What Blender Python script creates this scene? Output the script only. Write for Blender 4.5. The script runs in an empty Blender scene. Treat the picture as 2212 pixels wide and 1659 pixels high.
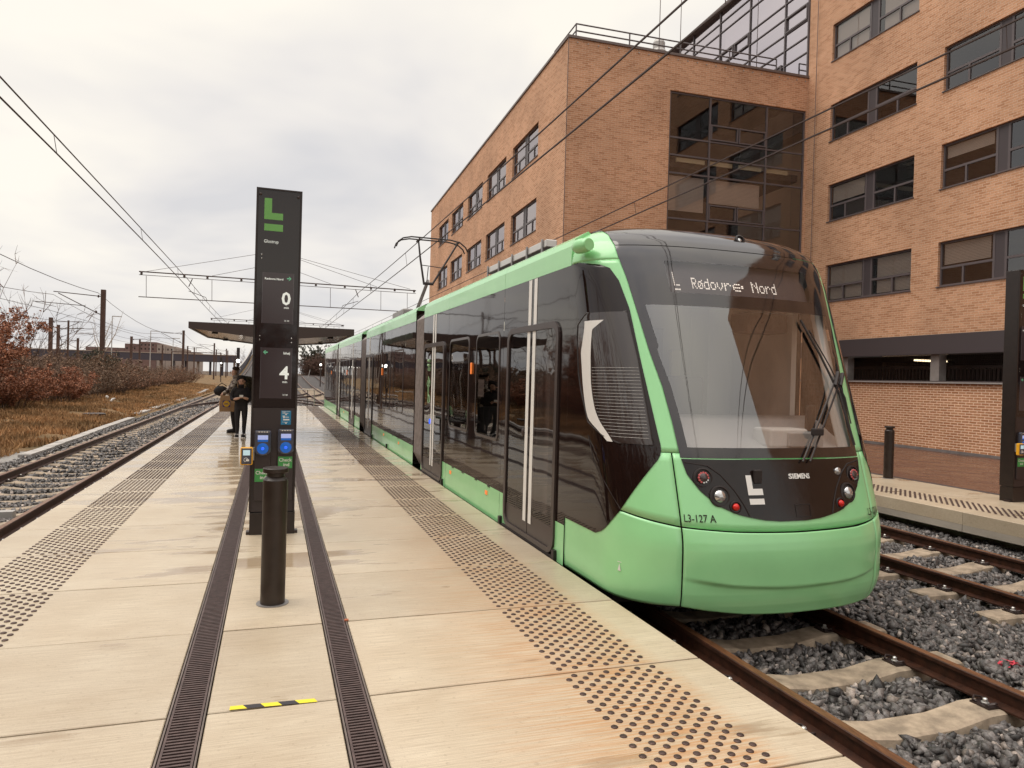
import bpy, bmesh, math, random
import numpy as np
from mathutils import Vector, Matrix
random.seed(7)
rng = np.random.default_rng(11)
PI = math.pi
SC = bpy.context.scene
COL = SC.collection

# ------------------------------------------------------------------ camera, world, sun, exposure
CAM_POS = Vector((0.0, 0.0, 1.72))
def look(yaw, pitch, roll):
    F = Vector((math.sin(yaw) * math.cos(pitch), math.cos(yaw) * math.cos(pitch), math.sin(pitch)))
    R0 = Vector((math.cos(yaw), -math.sin(yaw), 0)); U0 = R0.cross(F)
    R = math.cos(roll) * R0 + math.sin(roll) * U0
    U = -math.sin(roll) * R0 + math.cos(roll) * U0
    return Matrix(((R.x, U.x, -F.x), (R.y, U.y, -F.y), (R.z, U.z, -F.z)))
cd = bpy.data.cameras.new('camera'); cam = bpy.data.objects.new('camera', cd); COL.objects.link(cam)
cd.sensor_width = 36; cd.lens = 36 * 1535 / 2212; cd.clip_end = 5000; cd.clip_start = .05
cam.matrix_world = Matrix.Translation(CAM_POS) @ look(math.radians(18.597), math.radians(-.412), .028).to_4x4()
SC.camera = cam
SC.view_settings.view_transform = 'Standard'; SC.view_settings.look = 'None'
SC.view_settings.exposure = 0.48; SC.view_settings.gamma = 1.0; SC.view_settings.use_curve_mapping = False
SC.render.engine = 'CYCLES'
SC.cycles.use_denoising = True
SC.cycles.max_bounces = 6; SC.cycles.diffuse_bounces = 3; SC.cycles.glossy_bounces = 4
SC.cycles.transparent_max_bounces = 12; SC.cycles.transmission_bounces = 4
SC.cycles.caustics_reflective = False; SC.cycles.caustics_refractive = False

SUN_EL, SUN_AZ = math.radians(62), math.radians(285)      # high on the left, hidden by cloud
W = bpy.data.worlds.new('World'); SC.world = W; W.use_nodes = True
nt = W.node_tree; nt.nodes.clear()
def wn(t, **k):
    n = nt.nodes.new(t)
    for a, b in k.items(): setattr(n, a, b)
    return n
sky = wn('ShaderNodeTexSky', sky_type='NISHITA', sun_disc=False, sun_elevation=SUN_EL, sun_rotation=SUN_AZ)
bg1 = wn('ShaderNodeBackground'); bg1.inputs[1].default_value = .06
nt.links.new(sky.outputs[0], bg1.inputs[0])
tc = wn('ShaderNodeTexCoord'); sp = wn('ShaderNodeSeparateXYZ'); nt.links.new(tc.outputs['Generated'], sp.inputs[0])
# cloud layer: direction projected on a flat ceiling, so clouds shrink towards the horizon
mx = wn('ShaderNodeMath', operation='MAXIMUM'); mx.inputs[1].default_value = 0.0; nt.links.new(sp.outputs[2], mx.inputs[0])
ad = wn('ShaderNodeMath', operation='ADD'); ad.inputs[1].default_value = .25; nt.links.new(mx.outputs[0], ad.inputs[0])
dv = wn('ShaderNodeVectorMath', operation='DIVIDE'); nt.links.new(tc.outputs['Generated'], dv.inputs[0])
cb = wn('ShaderNodeCombineXYZ')
for i in range(3): nt.links.new(ad.outputs[0], cb.inputs[i])
nt.links.new(cb.outputs[0], dv.inputs[1])
n1 = wn('ShaderNodeTexNoise'); n1.inputs['Scale'].default_value = 1.35; n1.inputs['Detail'].default_value = 4; n1.inputs['Roughness'].default_value = .5; n1.inputs['Distortion'].default_value = .3
nt.links.new(dv.outputs[0], n1.inputs['Vector'])
cr = wn('ShaderNodeValToRGB'); e = cr.color_ramp.elements
e[0].position = .34; e[0].color = (.56, .55, .555, 1); e[1].position = .66; e[1].color = (.80, .755, .675, 1)
m_ = cr.color_ramp.elements.new(.48); m_.color = (.68, .65, .62, 1)
nt.links.new(n1.outputs['Fac'], cr.inputs[0])
# an overcast sky is brightest overhead (CIE overcast rule)
mr = wn('ShaderNodeMapRange'); mr.inputs[1].default_value = .50; mr.inputs[2].default_value = 1.0; mr.inputs[3].default_value = .97; mr.inputs[4].default_value = 2.5
nt.links.new(sp.outputs[2], mr.inputs[0])
bg2 = wn('ShaderNodeBackground'); nt.links.new(cr.outputs[0], bg2.inputs[0]); nt.links.new(mr.outputs[0], bg2.inputs[1])
mixw = wn('ShaderNodeMixShader'); mixw.inputs[0].default_value = .93
nt.links.new(bg1.outputs[0], mixw.inputs[1]); nt.links.new(bg2.outputs[0], mixw.inputs[2])
out = wn('ShaderNodeOutputWorld'); nt.links.new(mixw.outputs[0], out.inputs[0])
sd = bpy.data.lights.new('sun', 'SUN'); sd.energy = 1.0; sd.angle = math.radians(40); sd.color = (1.0, .93, .82)
sun = bpy.data.objects.new('sun', sd); COL.objects.link(sun)
sv = Vector((math.cos(SUN_EL) * math.sin(SUN_AZ), math.cos(SUN_EL) * math.cos(SUN_AZ), math.sin(SUN_EL)))
sun.rotation_euler = (-sv).to_track_quat('-Z', 'Y').to_euler(); sun.location = sv * 60

# ------------------------------------------------------------------ materials
def mat(name, col, rough=.6, metal=0.0, var=0.0, vscale=3.0, vstretch=(1, 1, 1), bump=0.0, bscale=40.0, bstretch=(1, 1, 1), bdist=.01,
        spec=.5, col2=None, rvar=0.0, rand=0.0, emit=None, es=1.0, coat=0.0, island=0.0, wave=0.0):
    m = bpy.data.materials.new(name); m.use_nodes = True; t = m.node_tree; N = t.nodes; L = t.links
    b = N['Principled BSDF']; b.inputs['Roughness'].default_value = rough; b.inputs['Metallic'].default_value = metal
    b.inputs['Specular IOR Level'].default_value = spec; b.inputs['Coat Weight'].default_value = coat; b.inputs['Coat Roughness'].default_value = .04
    b.inputs['Base Color'].default_value = (*col, 1)
    if emit: b.inputs['Emission Color'].default_value = (*emit, 1); b.inputs['Emission Strength'].default_value = es
    tcn = N.new('ShaderNodeTexCoord')
    geo = N.new('ShaderNodeNewGeometry')
    src = None
    if var or col2:
        mp = N.new('ShaderNodeMapping'); mp.inputs['Scale'].default_value = vstretch; L.new(geo.outputs['Position'], mp.inputs[0])
        n = N.new('ShaderNodeTexNoise'); n.inputs['Scale'].default_value = vscale; n.inputs['Detail'].default_value = 6; n.inputs['Roughness'].default_value = .6
        L.new(mp.outputs[0], n.inputs['Vector'])
        r = N.new('ShaderNodeValToRGB'); r.color_ramp.elements[0].position = .35; r.color_ramp.elements[1].position = .65
        c2 = col2 or tuple(c * (1 - var) for c in col)
        r.color_ramp.elements[0].color = (*c2, 1); r.color_ramp.elements[1].color = (*(tuple(min(1, c * (1 + var * .5)) for c in col)), 1)
        L.new(n.outputs['Fac'], r.inputs[0]); src = r.outputs[0]
        if rvar:
            q = N.new('ShaderNodeMapRange'); q.inputs[1].default_value = .35; q.inputs[2].default_value = .65; q.inputs[3].default_value = max(0.02, rough - rvar); q.inputs[4].default_value = min(1, rough + rvar)
            L.new(n.outputs['Fac'], q.inputs[0]); L.new(q.outputs[0], b.inputs['Roughness'])
    if rand or island:
        hs = N.new('ShaderNodeHueSaturation'); oi = N.new('ShaderNodeObjectInfo')
        mrn = N.new('ShaderNodeMapRange'); amt = rand or island
        mrn.inputs[3].default_value = 1 - amt; mrn.inputs[4].default_value = 1 + amt
        if island:
            a = N.new('ShaderNodeMath'); a.operation = 'ADD'; f = N.new('ShaderNodeMath'); f.operation = 'FRACT'
            L.new(geo.outputs['Random Per Island'], a.inputs[0]); L.new(oi.outputs['Random'], a.inputs[1]); L.new(a.outputs[0], f.inputs[0]); L.new(f.outputs[0], mrn.inputs[0])
        else: L.new(oi.outputs['Random'], mrn.inputs[0])
        L.new(mrn.outputs[0], hs.inputs['Value'])
        if src: L.new(src, hs.inputs['Color'])
        else: hs.inputs['Color'].default_value = (*col, 1)
        src = hs.outputs[0]
    if src: L.new(src, b.inputs['Base Color'])
    if bump or wave:
        mp = N.new('ShaderNodeMapping'); mp.inputs['Scale'].default_value = bstretch; L.new(geo.outputs['Position'], mp.inputs[0])
        n = N.new('ShaderNodeTexNoise'); n.inputs['Scale'].default_value = bscale; n.inputs['Detail'].default_value = 1.5 if wave else 4
        L.new(mp.outputs[0], n.inputs['Vector'])
        bn = N.new('ShaderNodeBump'); bn.inputs['Strength'].default_value = bump or wave; bn.inputs['Distance'].default_value = bdist
        L.new(n.outputs['Fac'], bn.inputs['Height']); L.new(bn.outputs[0], b.inputs['Normal'])
    return m
def glass(name, tint, ior=1.6, rough=.01, wave=0.0, gloss=(1, 1, 1)):
    m = bpy.data.materials.new(name); m.use_nodes = True; t = m.node_tree; N = t.nodes; L = t.links; N.clear()
    fr = N.new('ShaderNodeFresnel'); g_ = N.new('ShaderNodeNewGeometry'); s_ = N.new('ShaderNodeMath'); s_.operation = 'MULTIPLY_ADD'; s_.inputs[1].default_value = -2; s_.inputs[2].default_value = 1; L.new(g_.outputs['Backfacing'], s_.inputs[0])
    p_ = N.new('ShaderNodeMath'); p_.operation = 'POWER'; p_.inputs[0].default_value = ior; L.new(s_.outputs[0], p_.inputs[1]); L.new(p_.outputs[0], fr.inputs[0])   # same reflectance from either side of the sheet
    tr = N.new('ShaderNodeBsdfTransparent'); tr.inputs[0].default_value = (*tint, 1)
    gl = N.new('ShaderNodeBsdfGlossy'); gl.inputs['Roughness'].default_value = rough; gl.inputs['Color'].default_value = (*gloss, 1)
    mx = N.new('ShaderNodeMixShader'); o = N.new('ShaderNodeOutputMaterial')
    L.new(fr.outputs[0], mx.inputs[0]); L.new(tr.outputs[0], mx.inputs[1]); L.new(gl.outputs[0], mx.inputs[2]); L.new(mx.outputs[0], o.inputs[0])
    if wave:
        geo = N.new('ShaderNodeNewGeometry'); n = N.new('ShaderNodeTexNoise'); n.inputs['Scale'].default_value = 1.3; n.inputs['Detail'].default_value = 1
        L.new(geo.outputs['Position'], n.inputs['Vector'])
        bn = N.new('ShaderNodeBump'); bn.inputs['Strength'].default_value = wave; bn.inputs['Distance'].default_value = .02
        L.new(n.outputs['Fac'], bn.inputs['Height']); L.new(bn.outputs[0], gl.inputs['Normal']); L.new(bn.outputs[0], fr.inputs['Normal'])
    return m
M = {}
M['green'] = mat('green_paint', (.325, .71, .335), .26, var=.04, vscale=2.2, coat=.35, spec=.5, bump=.05, bscale=260, bdist=.002)
M['black_gloss'] = mat('black_gloss_panel', (.012, .006, .005), .04, spec=.45, wave=.10, bscale=1.6, bdist=.03)
M['black_front'] = mat('black_front_panel', (.012, .007, .006), .12, spec=.5, bump=.08, bscale=420, bdist=.002, var=.3, vscale=9, rvar=.06)
M['black_screen'] = mat('black_screen_print', (.014, .009, .009), .07, spec=1.0, var=.3, vscale=9, rvar=.03)
M['icon'] = mat('door_icon', (.30, .50, .26), .5)
M['black_matt'] = mat('black_rubber', (.022, .015, .014), .5)
M['dark_frame'] = mat('dark_door_frame', (.050, .036, .033), .35)
M['under'] = mat('dark_underframe', (.018, .011, .010), .8)
M['bellows'] = mat('grey_bellows', (.30, .26, .245), .55, var=.25, vscale=8)
M['white'] = mat('white_print', (.80, .78, .74), .45)
M['white_trim'] = mat('white_trim', (.72, .70, .67), .5)
M['interior'] = mat('interior_panel', (.42, .40, .39), .6)
M['interior_dark'] = mat('interior_dark', (.06, .05, .05), .6)
M['interior_light'] = mat('interior_light', (.70, .68, .66), .5)
M['seat'] = mat('seat_fabric', (.05, .06, .07), .85)
M['grey_metal'] = mat('grey_metal', (.33, .31, .30), .45, metal=.5, var=.2)
M['light_metal'] = mat('light_metal', (.62, .60, .57), .35, metal=.6)
M['steel_dark'] = mat('dark_steel', (.045, .030, .027), .4, metal=.3)
M['orange'] = mat('orange_lamp', (.90, .22, .04), .3, emit=(1, .25, .05), es=.25)
M['red_lamp'] = mat('red_lamp', (.65, .02, .015), .18)
M['lens'] = mat('clear_lens', (.55, .55, .55), .05, metal=.8)
M['led'] = mat('led_white', (1, .95, .85), .4, emit=(1, .93, .80), es=.7)
M['signal_white'] = mat('signal_lamp', (1, .97, .9), .4, emit=(1, .95, .86), es=5.0)
M['tram_glass'] = glass('tinted_side_glass', (.34, .30, .29), 1.50, .01, .25)
M['wind_glass'] = glass('windscreen_glass', (.90, .88, .86), 2.45, .015)
M['disp_glass'] = glass('display_glass', (.75, .72, .72), 1.7, .03)
M['win_glass'] = glass('window_glass', (.78, .74, .72), 1.95, .005)
M['facade_glass'] = glass('facade_glass', (.55, .50, .50), 5.5, .005, gloss=(.92, .86, .90))
M['tower_glass'] = glass('tower_glass', (.62, .59, .60), 9.0, .005, gloss=(.93, .87, .92))
M['sign_dark'] = mat('sign_casing', (.022, .013, .010), .42, var=.2, vscale=12)
M['sign_glass'] = mat('sign_front_glass', (.016, .010, .010), .05, spec=.55)
M['sign_panel'] = mat('sign_lower_panel', (.034, .024, .024), .35)
M['display_grey'] = mat('display_screen', (.055, .042, .046), .10)
M['sign_green'] = mat('sign_green', (.16, .42, .10), .35)
M['check_green'] = mat('check_green', (.055, .30, .075), .4)
M['arrow_green'] = mat('arrow_green', (.15, .50, .28), .5, emit=(.15, .55, .3), es=.25)
M['screen_text'] = mat('screen_text', (.75, .78, .74), .5, emit=(.8, .85, .8), es=.25)
M['blue_card'] = mat('blue_card', (.02, .20, .38), .4)
M['blue_glow'] = mat('blue_reader', (.01, .11, .42), .25, emit=(.01, .14, .7), es=.16)
M['blue_core'] = mat('blue_reader_core', (.02, .1, .9), .25, emit=(.02, .12, 1), es=.7)
M['reader_grey'] = mat('reader_plastic', (.17, .16, .18), .2, coat=.5)
M['reader_face'] = mat('reader_face', (.06, .065, .09), .12, coat=.5)
M['yellow'] = mat('yellow_plastic', (.85, .42, .02), .4)
M['screen_pale'] = mat('reader_screen', (.45, .62, .68), .3, emit=(.5, .7, .75), es=.3)
M['bollard'] = mat('bollard_paint', (.026, .016, .012), .38, var=.25, vscale=10, rvar=.08)
M['rail'] = mat('rail_steel', (.058, .020, .010), .5, metal=.25, var=.45, vscale=14)
M['rail_top'] = mat('rail_running_surface', (.21, .095, .045), .38, metal=.35, var=.4, vscale=10, vstretch=(8, 1, 1))
M['sleeper'] = mat('sleeper_concrete', (.37, .29, .21), .85, var=.4, vscale=7, bump=.4, bscale=90, bdist=.004, rand=.1)
M['stone'] = mat('ballast_stone', (.125, .112, .106), .45, var=.55, vscale=45, island=.75, bump=.6, bscale=120, bdist=.005)
M['stone_warm'] = mat('ballast_stone_warm', (.36, .30, .26), .6, var=.4, vscale=60, island=.4)
M['bed'] = mat('ballast_bed', (.10, .088, .084), .9, col2=(.03, .025, .024), vscale=22, bump=1, bscale=26, bdist=.05)
M['earth'] = mat('earth', (.10, .065, .04), .95, var=.4, vscale=.6)
M['deadgrass'] = mat('dead_grass_ground', (.25, .14, .06), .95, col2=(.085, .060, .022), vscale=.9, bump=.8, bscale=14, bdist=.06)
M['blade'] = mat('dead_grass_blade', (.46, .26, .12), .9, col2=(.19, .115, .05), vscale=.45, island=.45)
M['leaf_rust'] = mat('beech_leaf', (.31, .13, .070), .75, island=.6)
M['twig'] = mat('bare_twig', (.14, .088, .062), .9, island=.4)
M['twig_pale'] = mat('pale_bark', (.42, .34, .27), .8, var=.3)
M['needle'] = mat('evergreen_leaf', (.050, .052, .030), .8, island=.5)
M['concrete_side'] = mat('precast_concrete', (.42, .37, .31), .8, var=.18, vscale=1.6, bump=.15, bscale=30)
M['concrete_dark'] = mat('recessed_concrete', (.24, .20, .18), .85, var=.3, vscale=2.2, vstretch=(1, 1, .4))
M['trough'] = mat('cable_trough_concrete', (.44, .41, .38), .8, var=.25, vscale=3)
M['grate'] = mat('drain_grating', (.115, .075, .068), .45, metal=.4, var=.3, vscale=20)
M['grate_dark'] = mat('drain_channel', (.012, .007, .006), .9)
M['stud'] = mat('tactile_stud', (.085, .050, .042), .45, metal=.5, var=.35, vscale=40)
M['tape_yellow'] = mat('tape_yellow', (.80, .66, .03), .6)
M['tape_black'] = mat('tape_black', (.03, .025, .03), .6)
M['frame_grey'] = mat('window_frame_grey', (.115, .095, .098), .45)
M['flash'] = mat('roof_flashing', (.15, .115, .105), .5)
M['band'] = mat('dark_band_cladding', (.065, .052, .056), .5)
M['plinth'] = mat('grey_plinth', (.19, .17, .165), .8, var=.25)
M['column'] = mat('concrete_column', (.27, .24, .225), .8, var=.2)
M['room_dark'] = mat('room_dark', (.030, .020, .017), .9)
M['room_mid'] = mat('room_wall', (.085, .072, .066), .9)
M['blind'] = mat('window_blind', (.66, .61, .55), .7)
M['cove'] = mat('ceiling_ledge', (.60, .56, .38), .6)
M['mast'] = mat('rusty_mast', (.085, .045, .033), .8, var=.2)
M['wire'] = mat('catenary_wire', (.060, .035, .030), .6)
M['galv'] = mat('galvanised', (.42, .40, .38), .5, metal=.3)
M['shelter'] = mat('shelter_fascia', (.050, .031, .027), .45)
M['soffit'] = mat('shelter_soffit', (.45, .36, .30), .12, metal=.75, wave=.3, bscale=5, bdist=.03)
M['skin'] = mat('skin', (.62, .37, .27), .6)
M['black_cloth'] = mat('black_cloth', (.014, .011, .012), .85)
M['black_cloth2'] = mat('dark_trousers', (.018, .015, .016), .8)
M['hair'] = mat('brown_hair', (.045, .022, .013), .7)
M['hoodie'] = mat('grey_hoodie', (.23, .19, .16), .9)
M['paper_bag'] = mat('paper_bag', (.42, .25, .13), .8, var=.15)
M['logo_yellow'] = mat('bag_yellow', (.85, .50, .03), .6)
M['logo_blue'] = mat('bag_blue', (.06, .05, .22), .6)
M['camo'] = mat('patterned_pack', (.12, .095, .06), .9, col2=(.02, .018, .015), vscale=16)
M['shoe_white'] = mat('shoe_white', (.65, .60, .56), .6)
M['pink'] = mat('pink_wrapper', (.75, .08, .12), .4)
M['bridge'] = mat('bridge_girder', (.060, .052, .066), .8)
M['far_wall'] = mat('far_building_wall', (.19, .115, .10), .9, var=.15, vscale=.2)
M['far_wall2'] = mat('far_building_pale', (.34, .27, .23), .9)
M['leaf_red'] = mat('fallen_leaf', (.45, .14, .07), .8)

def brick_mat(name, c1, c2, mortar, rowh, bw, msize, rough=.85):
    m = bpy.data.materials.new(name); m.use_nodes = True; t = m.node_tree; N = t.nodes; L = t.links; b = N['Principled BSDF']
    b.inputs['Roughness'].default_value = rough; b.inputs['Specular IOR Level'].default_value = .25
    uv = N.new('ShaderNodeUVMap'); uv.uv_map = 'UVMap'
    br = N.new('ShaderNodeTexBrick'); br.inputs['Scale'].default_value = 1; br.inputs['Brick Width'].default_value = bw; br.inputs['Row Height'].default_value = rowh
    br.inputs['Mortar Size'].default_value = msize; br.inputs['Mortar Smooth'].default_value = .15; br.offset = .5
    br.inputs['Color1'].default_value = (0, 0, 0, 1); br.inputs['Color2'].default_value = (1, 1, 1, 1); br.inputs['Mortar'].default_value = (.5, .5, .5, 1); br.inputs['Bias'].default_value = 0
    nd = N.new('ShaderNodeTexNoise'); nd.inputs['Scale'].default_value = 9; nd.inputs['Detail'].default_value = 2; L.new(uv.outputs[0], nd.inputs['Vector'])
    sub = N.new('ShaderNodeVectorMath'); sub.operation = 'SUBTRACT'; sub.inputs[1].default_value = (.5, .5, .5); L.new(nd.outputs['Color'], sub.inputs[0])
    sc = N.new('ShaderNodeVectorMath'); sc.operation = 'SCALE'; sc.inputs['Scale'].default_value = .018; L.new(sub.outputs[0], sc.inputs[0])
    av = N.new('ShaderNodeVectorMath'); L.new(uv.outputs[0], av.inputs[0]); L.new(sc.outputs[0], av.inputs[1]); L.new(av.outputs[0], br.inputs['Vector'])
    rp = N.new('ShaderNodeValToRGB'); e = rp.color_ramp.elements; e[0].position = 0; e[0].color = (*c2, 1); e[1].position = 1; e[1].color = (*c1, 1)
    mid = rp.color_ramp.elements.new(.22); mid.color = (*[(x * .35 + y * .65) for x, y in zip(c1, c2)], 1)
    mi2 = rp.color_ramp.elements.new(.6); mi2.color = (*[(x * .75 + y * .25) for x, y in zip(c1, c2)], 1)
    L.new(br.outputs['Color'], rp.inputs[0])
    big = N.new('ShaderNodeTexNoise'); big.inputs['Scale'].default_value = .45; big.inputs['Detail'].default_value = 5; L.new(uv.outputs[0], big.inputs['Vector'])
    fin = N.new('ShaderNodeTexNoise'); fin.inputs['Scale'].default_value = 26; fin.inputs['Detail'].default_value = 4; L.new(uv.outputs[0], fin.inputs['Vector'])
    m1 = N.new('ShaderNodeMapRange'); m1.inputs[1].default_value = .3; m1.inputs[2].default_value = .7; m1.inputs[3].default_value = .85; m1.inputs[4].default_value = 1.14; L.new(big.outputs['Fac'], m1.inputs[0])
    m2 = N.new('ShaderNodeMapRange'); m2.inputs[1].default_value = .3; m2.inputs[2].default_value = .7; m2.inputs[3].default_value = .85; m2.inputs[4].default_value = 1.12; L.new(fin.outputs['Fac'], m2.inputs[0])
    mu = N.new('ShaderNodeMath'); mu.operation = 'MULTIPLY'; L.new(m1.outputs[0], mu.inputs[0]); L.new(m2.outputs[0], mu.inputs[1])
    mixc = N.new('ShaderNodeMix'); mixc.data_type = 'RGBA'; L.new(br.outputs['Fac'], mixc.inputs[0]); L.new(rp.outputs[0], mixc.inputs[6]); mixc.inputs[7].default_value = (*mortar, 1)
    hs = N.new('ShaderNodeHueSaturation'); L.new(mixc.outputs[2], hs.inputs['Color']); L.new(mu.outputs[0], hs.inputs['Value']); L.new(hs.outputs[0], b.inputs['Base Color'])
    inv = N.new('ShaderNodeMath'); inv.operation = 'SUBTRACT'; inv.inputs[0].default_value = 1; L.new(br.outputs['Fac'], inv.inputs[1])
    ad2 = N.new('ShaderNodeMath'); ad2.operation = 'MULTIPLY_ADD'; ad2.inputs[1].default_value = .35; L.new(fin.outputs['Fac'], ad2.inputs[0]); L.new(inv.outputs[0], ad2.inputs[2])
    bn = N.new('ShaderNodeBump'); bn.inputs['Strength'].default_value = .6; bn.inputs['Distance'].default_value = .012; L.new(ad2.outputs[0], bn.inputs['Height']); L.new(bn.outputs[0], b.inputs['Normal'])
    return m
M['brick'] = brick_mat('orange_brickwork', (.64, .35, .21), (.46, .22, .115), (.68, .48, .34), .074, .245, .0085)
M['brick_lower'] = brick_mat('orange_brickwork_light_joints', (.55, .27, .145), (.42, .18, .085), (.92, .70, .52), .078, .25, .0105)

def platform_mat():
    m = bpy.data.materials.new('broomed_wet_concrete'); m.use_nodes = True; t = m.node_tree; N = t.nodes; L = t.links; b = N['Principled BSDF']
    geo = N.new('ShaderNodeNewGeometry')
    def noise(sc, st, det=5, off=(0, 0, 0)):
        mp = N.new('ShaderNodeMapping'); mp.inputs['Scale'].default_value = st; mp.inputs['Location'].default_value = off; L.new(geo.outputs['Position'], mp.inputs[0])
        n = N.new('ShaderNodeTexNoise'); n.inputs['Scale'].default_value = sc; n.inputs['Detail'].default_value = det; n.inputs['Roughness'].default_value = .6; L.new(mp.outputs[0], n.inputs['Vector']); return n.outputs['Fac']
    def rng_(x, a, bb, c, d):
        q = N.new('ShaderNodeMapRange'); q.inputs[1].default_value = a; q.inputs[2].default_value = bb; q.inputs[3].default_value = c; q.inputs[4].default_value = d; L.new(x, q.inputs[0]); return q.outputs[0]
    def mul(a, bb, op='MULTIPLY'):
        q = N.new('ShaderNodeMath'); q.operation = op
        L.new(a, q.inputs[0])
        if isinstance(bb, float): q.inputs[1].default_value = bb
        else: L.new(bb, q.inputs[1])
        return q.outputs[0]
    def mixc(f, a, col=None, sock=None):
        q = N.new('ShaderNodeMix'); q.data_type = 'RGBA'; L.new(f, q.inputs[0]); L.new(a, q.inputs[6])
        if col: q.inputs[7].default_value = (*col, 1)
        else: L.new(sock, q.inputs[7])
        return q.outputs[2]
    lines = noise(70, (.05, 2.0, 1), 2)
    base = N.new('ShaderNodeValToRGB'); e = base.color_ramp.elements; e[0].position = .3; e[1].position = .7
    e[0].color = (.53, .43, .305, 1); e[1].color = (.64, .55, .415, 1); L.new(noise(1.6, (1, 1.1, 1), 7), base.inputs[0])
    oi = N.new('ShaderNodeObjectInfo')
    hs = N.new('ShaderNodeHueSaturation'); L.new(rng_(oi.outputs['Random'], 0, 1, .90, 1.07), hs.inputs['Value']); L.new(base.outputs[0], hs.inputs['Color'])
    c = mixc(rng_(lines, .36, .62, .40, 0.0), hs.outputs[0], (.27, .195, .13))
    c = mixc(rng_(noise(210, (1, 1, 1), 2), .30, .62, .30, 0.0), c, (.26, .19, .12))
    spk = noise(34, (1, 1, 1), 3); c = mixc(rng_(spk, .60, .70, 0.0, .32), c, (.22, .16, .11))
    # rust washed off the tactile studs on the tram side
    sep = N.new('ShaderNodeSeparateXYZ'); L.new(geo.outputs['Position'], sep.inputs[0])
    mx1 = rng_(sep.outputs[0], .9, 1.75, 0, 1); mx2 = rng_(sep.outputs[0], 2.18, 2.36, 1, 0)
    my = rng_(sep.outputs[1], 3.2, 9.0, 1, .35)
    rust = mul(mul(mul(mx1, mx2), my), rng_(noise(34, (.07, 1.9, 1), 3), .42, .62, 0, 1))
    c = mixc(mul(rust, .75), c, (.46, .19, .05))
    rust2 = mul(mul(mul(mx1, mx2), my), .20); c = mixc(rust2, c, (.50, .27, .11))
    # wet film: darker, glossy, in patches along the middle and further off
    far = rng_(sep.outputs[1], 7.0, 18.0, -.03, .11)
    cen = N.new('ShaderNodeMath'); cen.operation = 'ABSOLUTE'; L.new(sep.outputs[0], cen.inputs[0])
    mid = rng_(cen.outputs[0], .5, 1.35, .13, 0.0)
    near = rng_(sep.outputs[1], 6.0, 7.0, 0.0, 1.0)
    wn_ = mul(mul(noise(1.0, (.55, 1.9, 1), 4, (3.3, 0, 0)), mul(mul(mid, near), far, 'ADD'), 'ADD'), mul(noise(22, (.12, 1.2, 1), 2), .10), 'ADD')
    wet = rng_(wn_, .635, .70, 0, 1)
    c = mixc(mul(wet, .50), c, (.24, .155, .085))
    L.new(c, b.inputs['Base Color'])
    film = rng_(noise(.6, (1, .6, 1), 3, (7, 2, 0)), .35, .65, .34, .50)
    film2 = mul(film, rng_(sep.outputs[1], 3.5, 14, 0, .14), 'SUBTRACT')
    rr = N.new('ShaderNodeMix'); rr.data_type = 'FLOAT'; L.new(wet, rr.inputs[0]); L.new(film2, rr.inputs[2]); rr.inputs[3].default_value = .07
    L.new(rr.outputs[0], b.inputs['Roughness'])
    bn = N.new('ShaderNodeBump'); bn.inputs['Distance'].default_value = .003; L.new(rng_(wet, 0, 1, .45, .06), bn.inputs['Strength']); L.new(lines, bn.inputs['Height']); L.new(bn.outputs[0], b.inputs['Normal'])
    return m
M['platform'] = platform_mat()
def paving_mat():
    m = mat('brown_wet_paving', (.115, .055, .038), .24, var=.35, vscale=1.2, bump=.25, bscale=5, bstretch=(.6, 4, 1), bdist=.01, rvar=.12)
    return m
M['paving'] = paving_mat()
def plaid_mat():
    m = bpy.data.materials.new('plaid_cloth'); m.use_nodes = True; t = m.node_tree; N = t.nodes; L = t.links; b = N['Principled BSDF']; b.inputs['Roughness'].default_value = .9
    tcn = N.new('ShaderNodeTexCoord'); ch = N.new('ShaderNodeTexChecker'); ch.inputs['Scale'].default_value = 9; mp = N.new('ShaderNodeMapping'); mp.inputs['Rotation'].default_value = (0, .2, .78)
    L.new(tcn.outputs['Object'], mp.inputs[0]); L.new(mp.outputs[0], ch.inputs[0]); ch.inputs[1].default_value = (.50, .43, .36, 1); ch.inputs[2].default_value = (.13, .09, .075, 1); L.new(ch.outputs[0], b.inputs['Base Color']); return m
M['plaid'] = plaid_mat()

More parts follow.
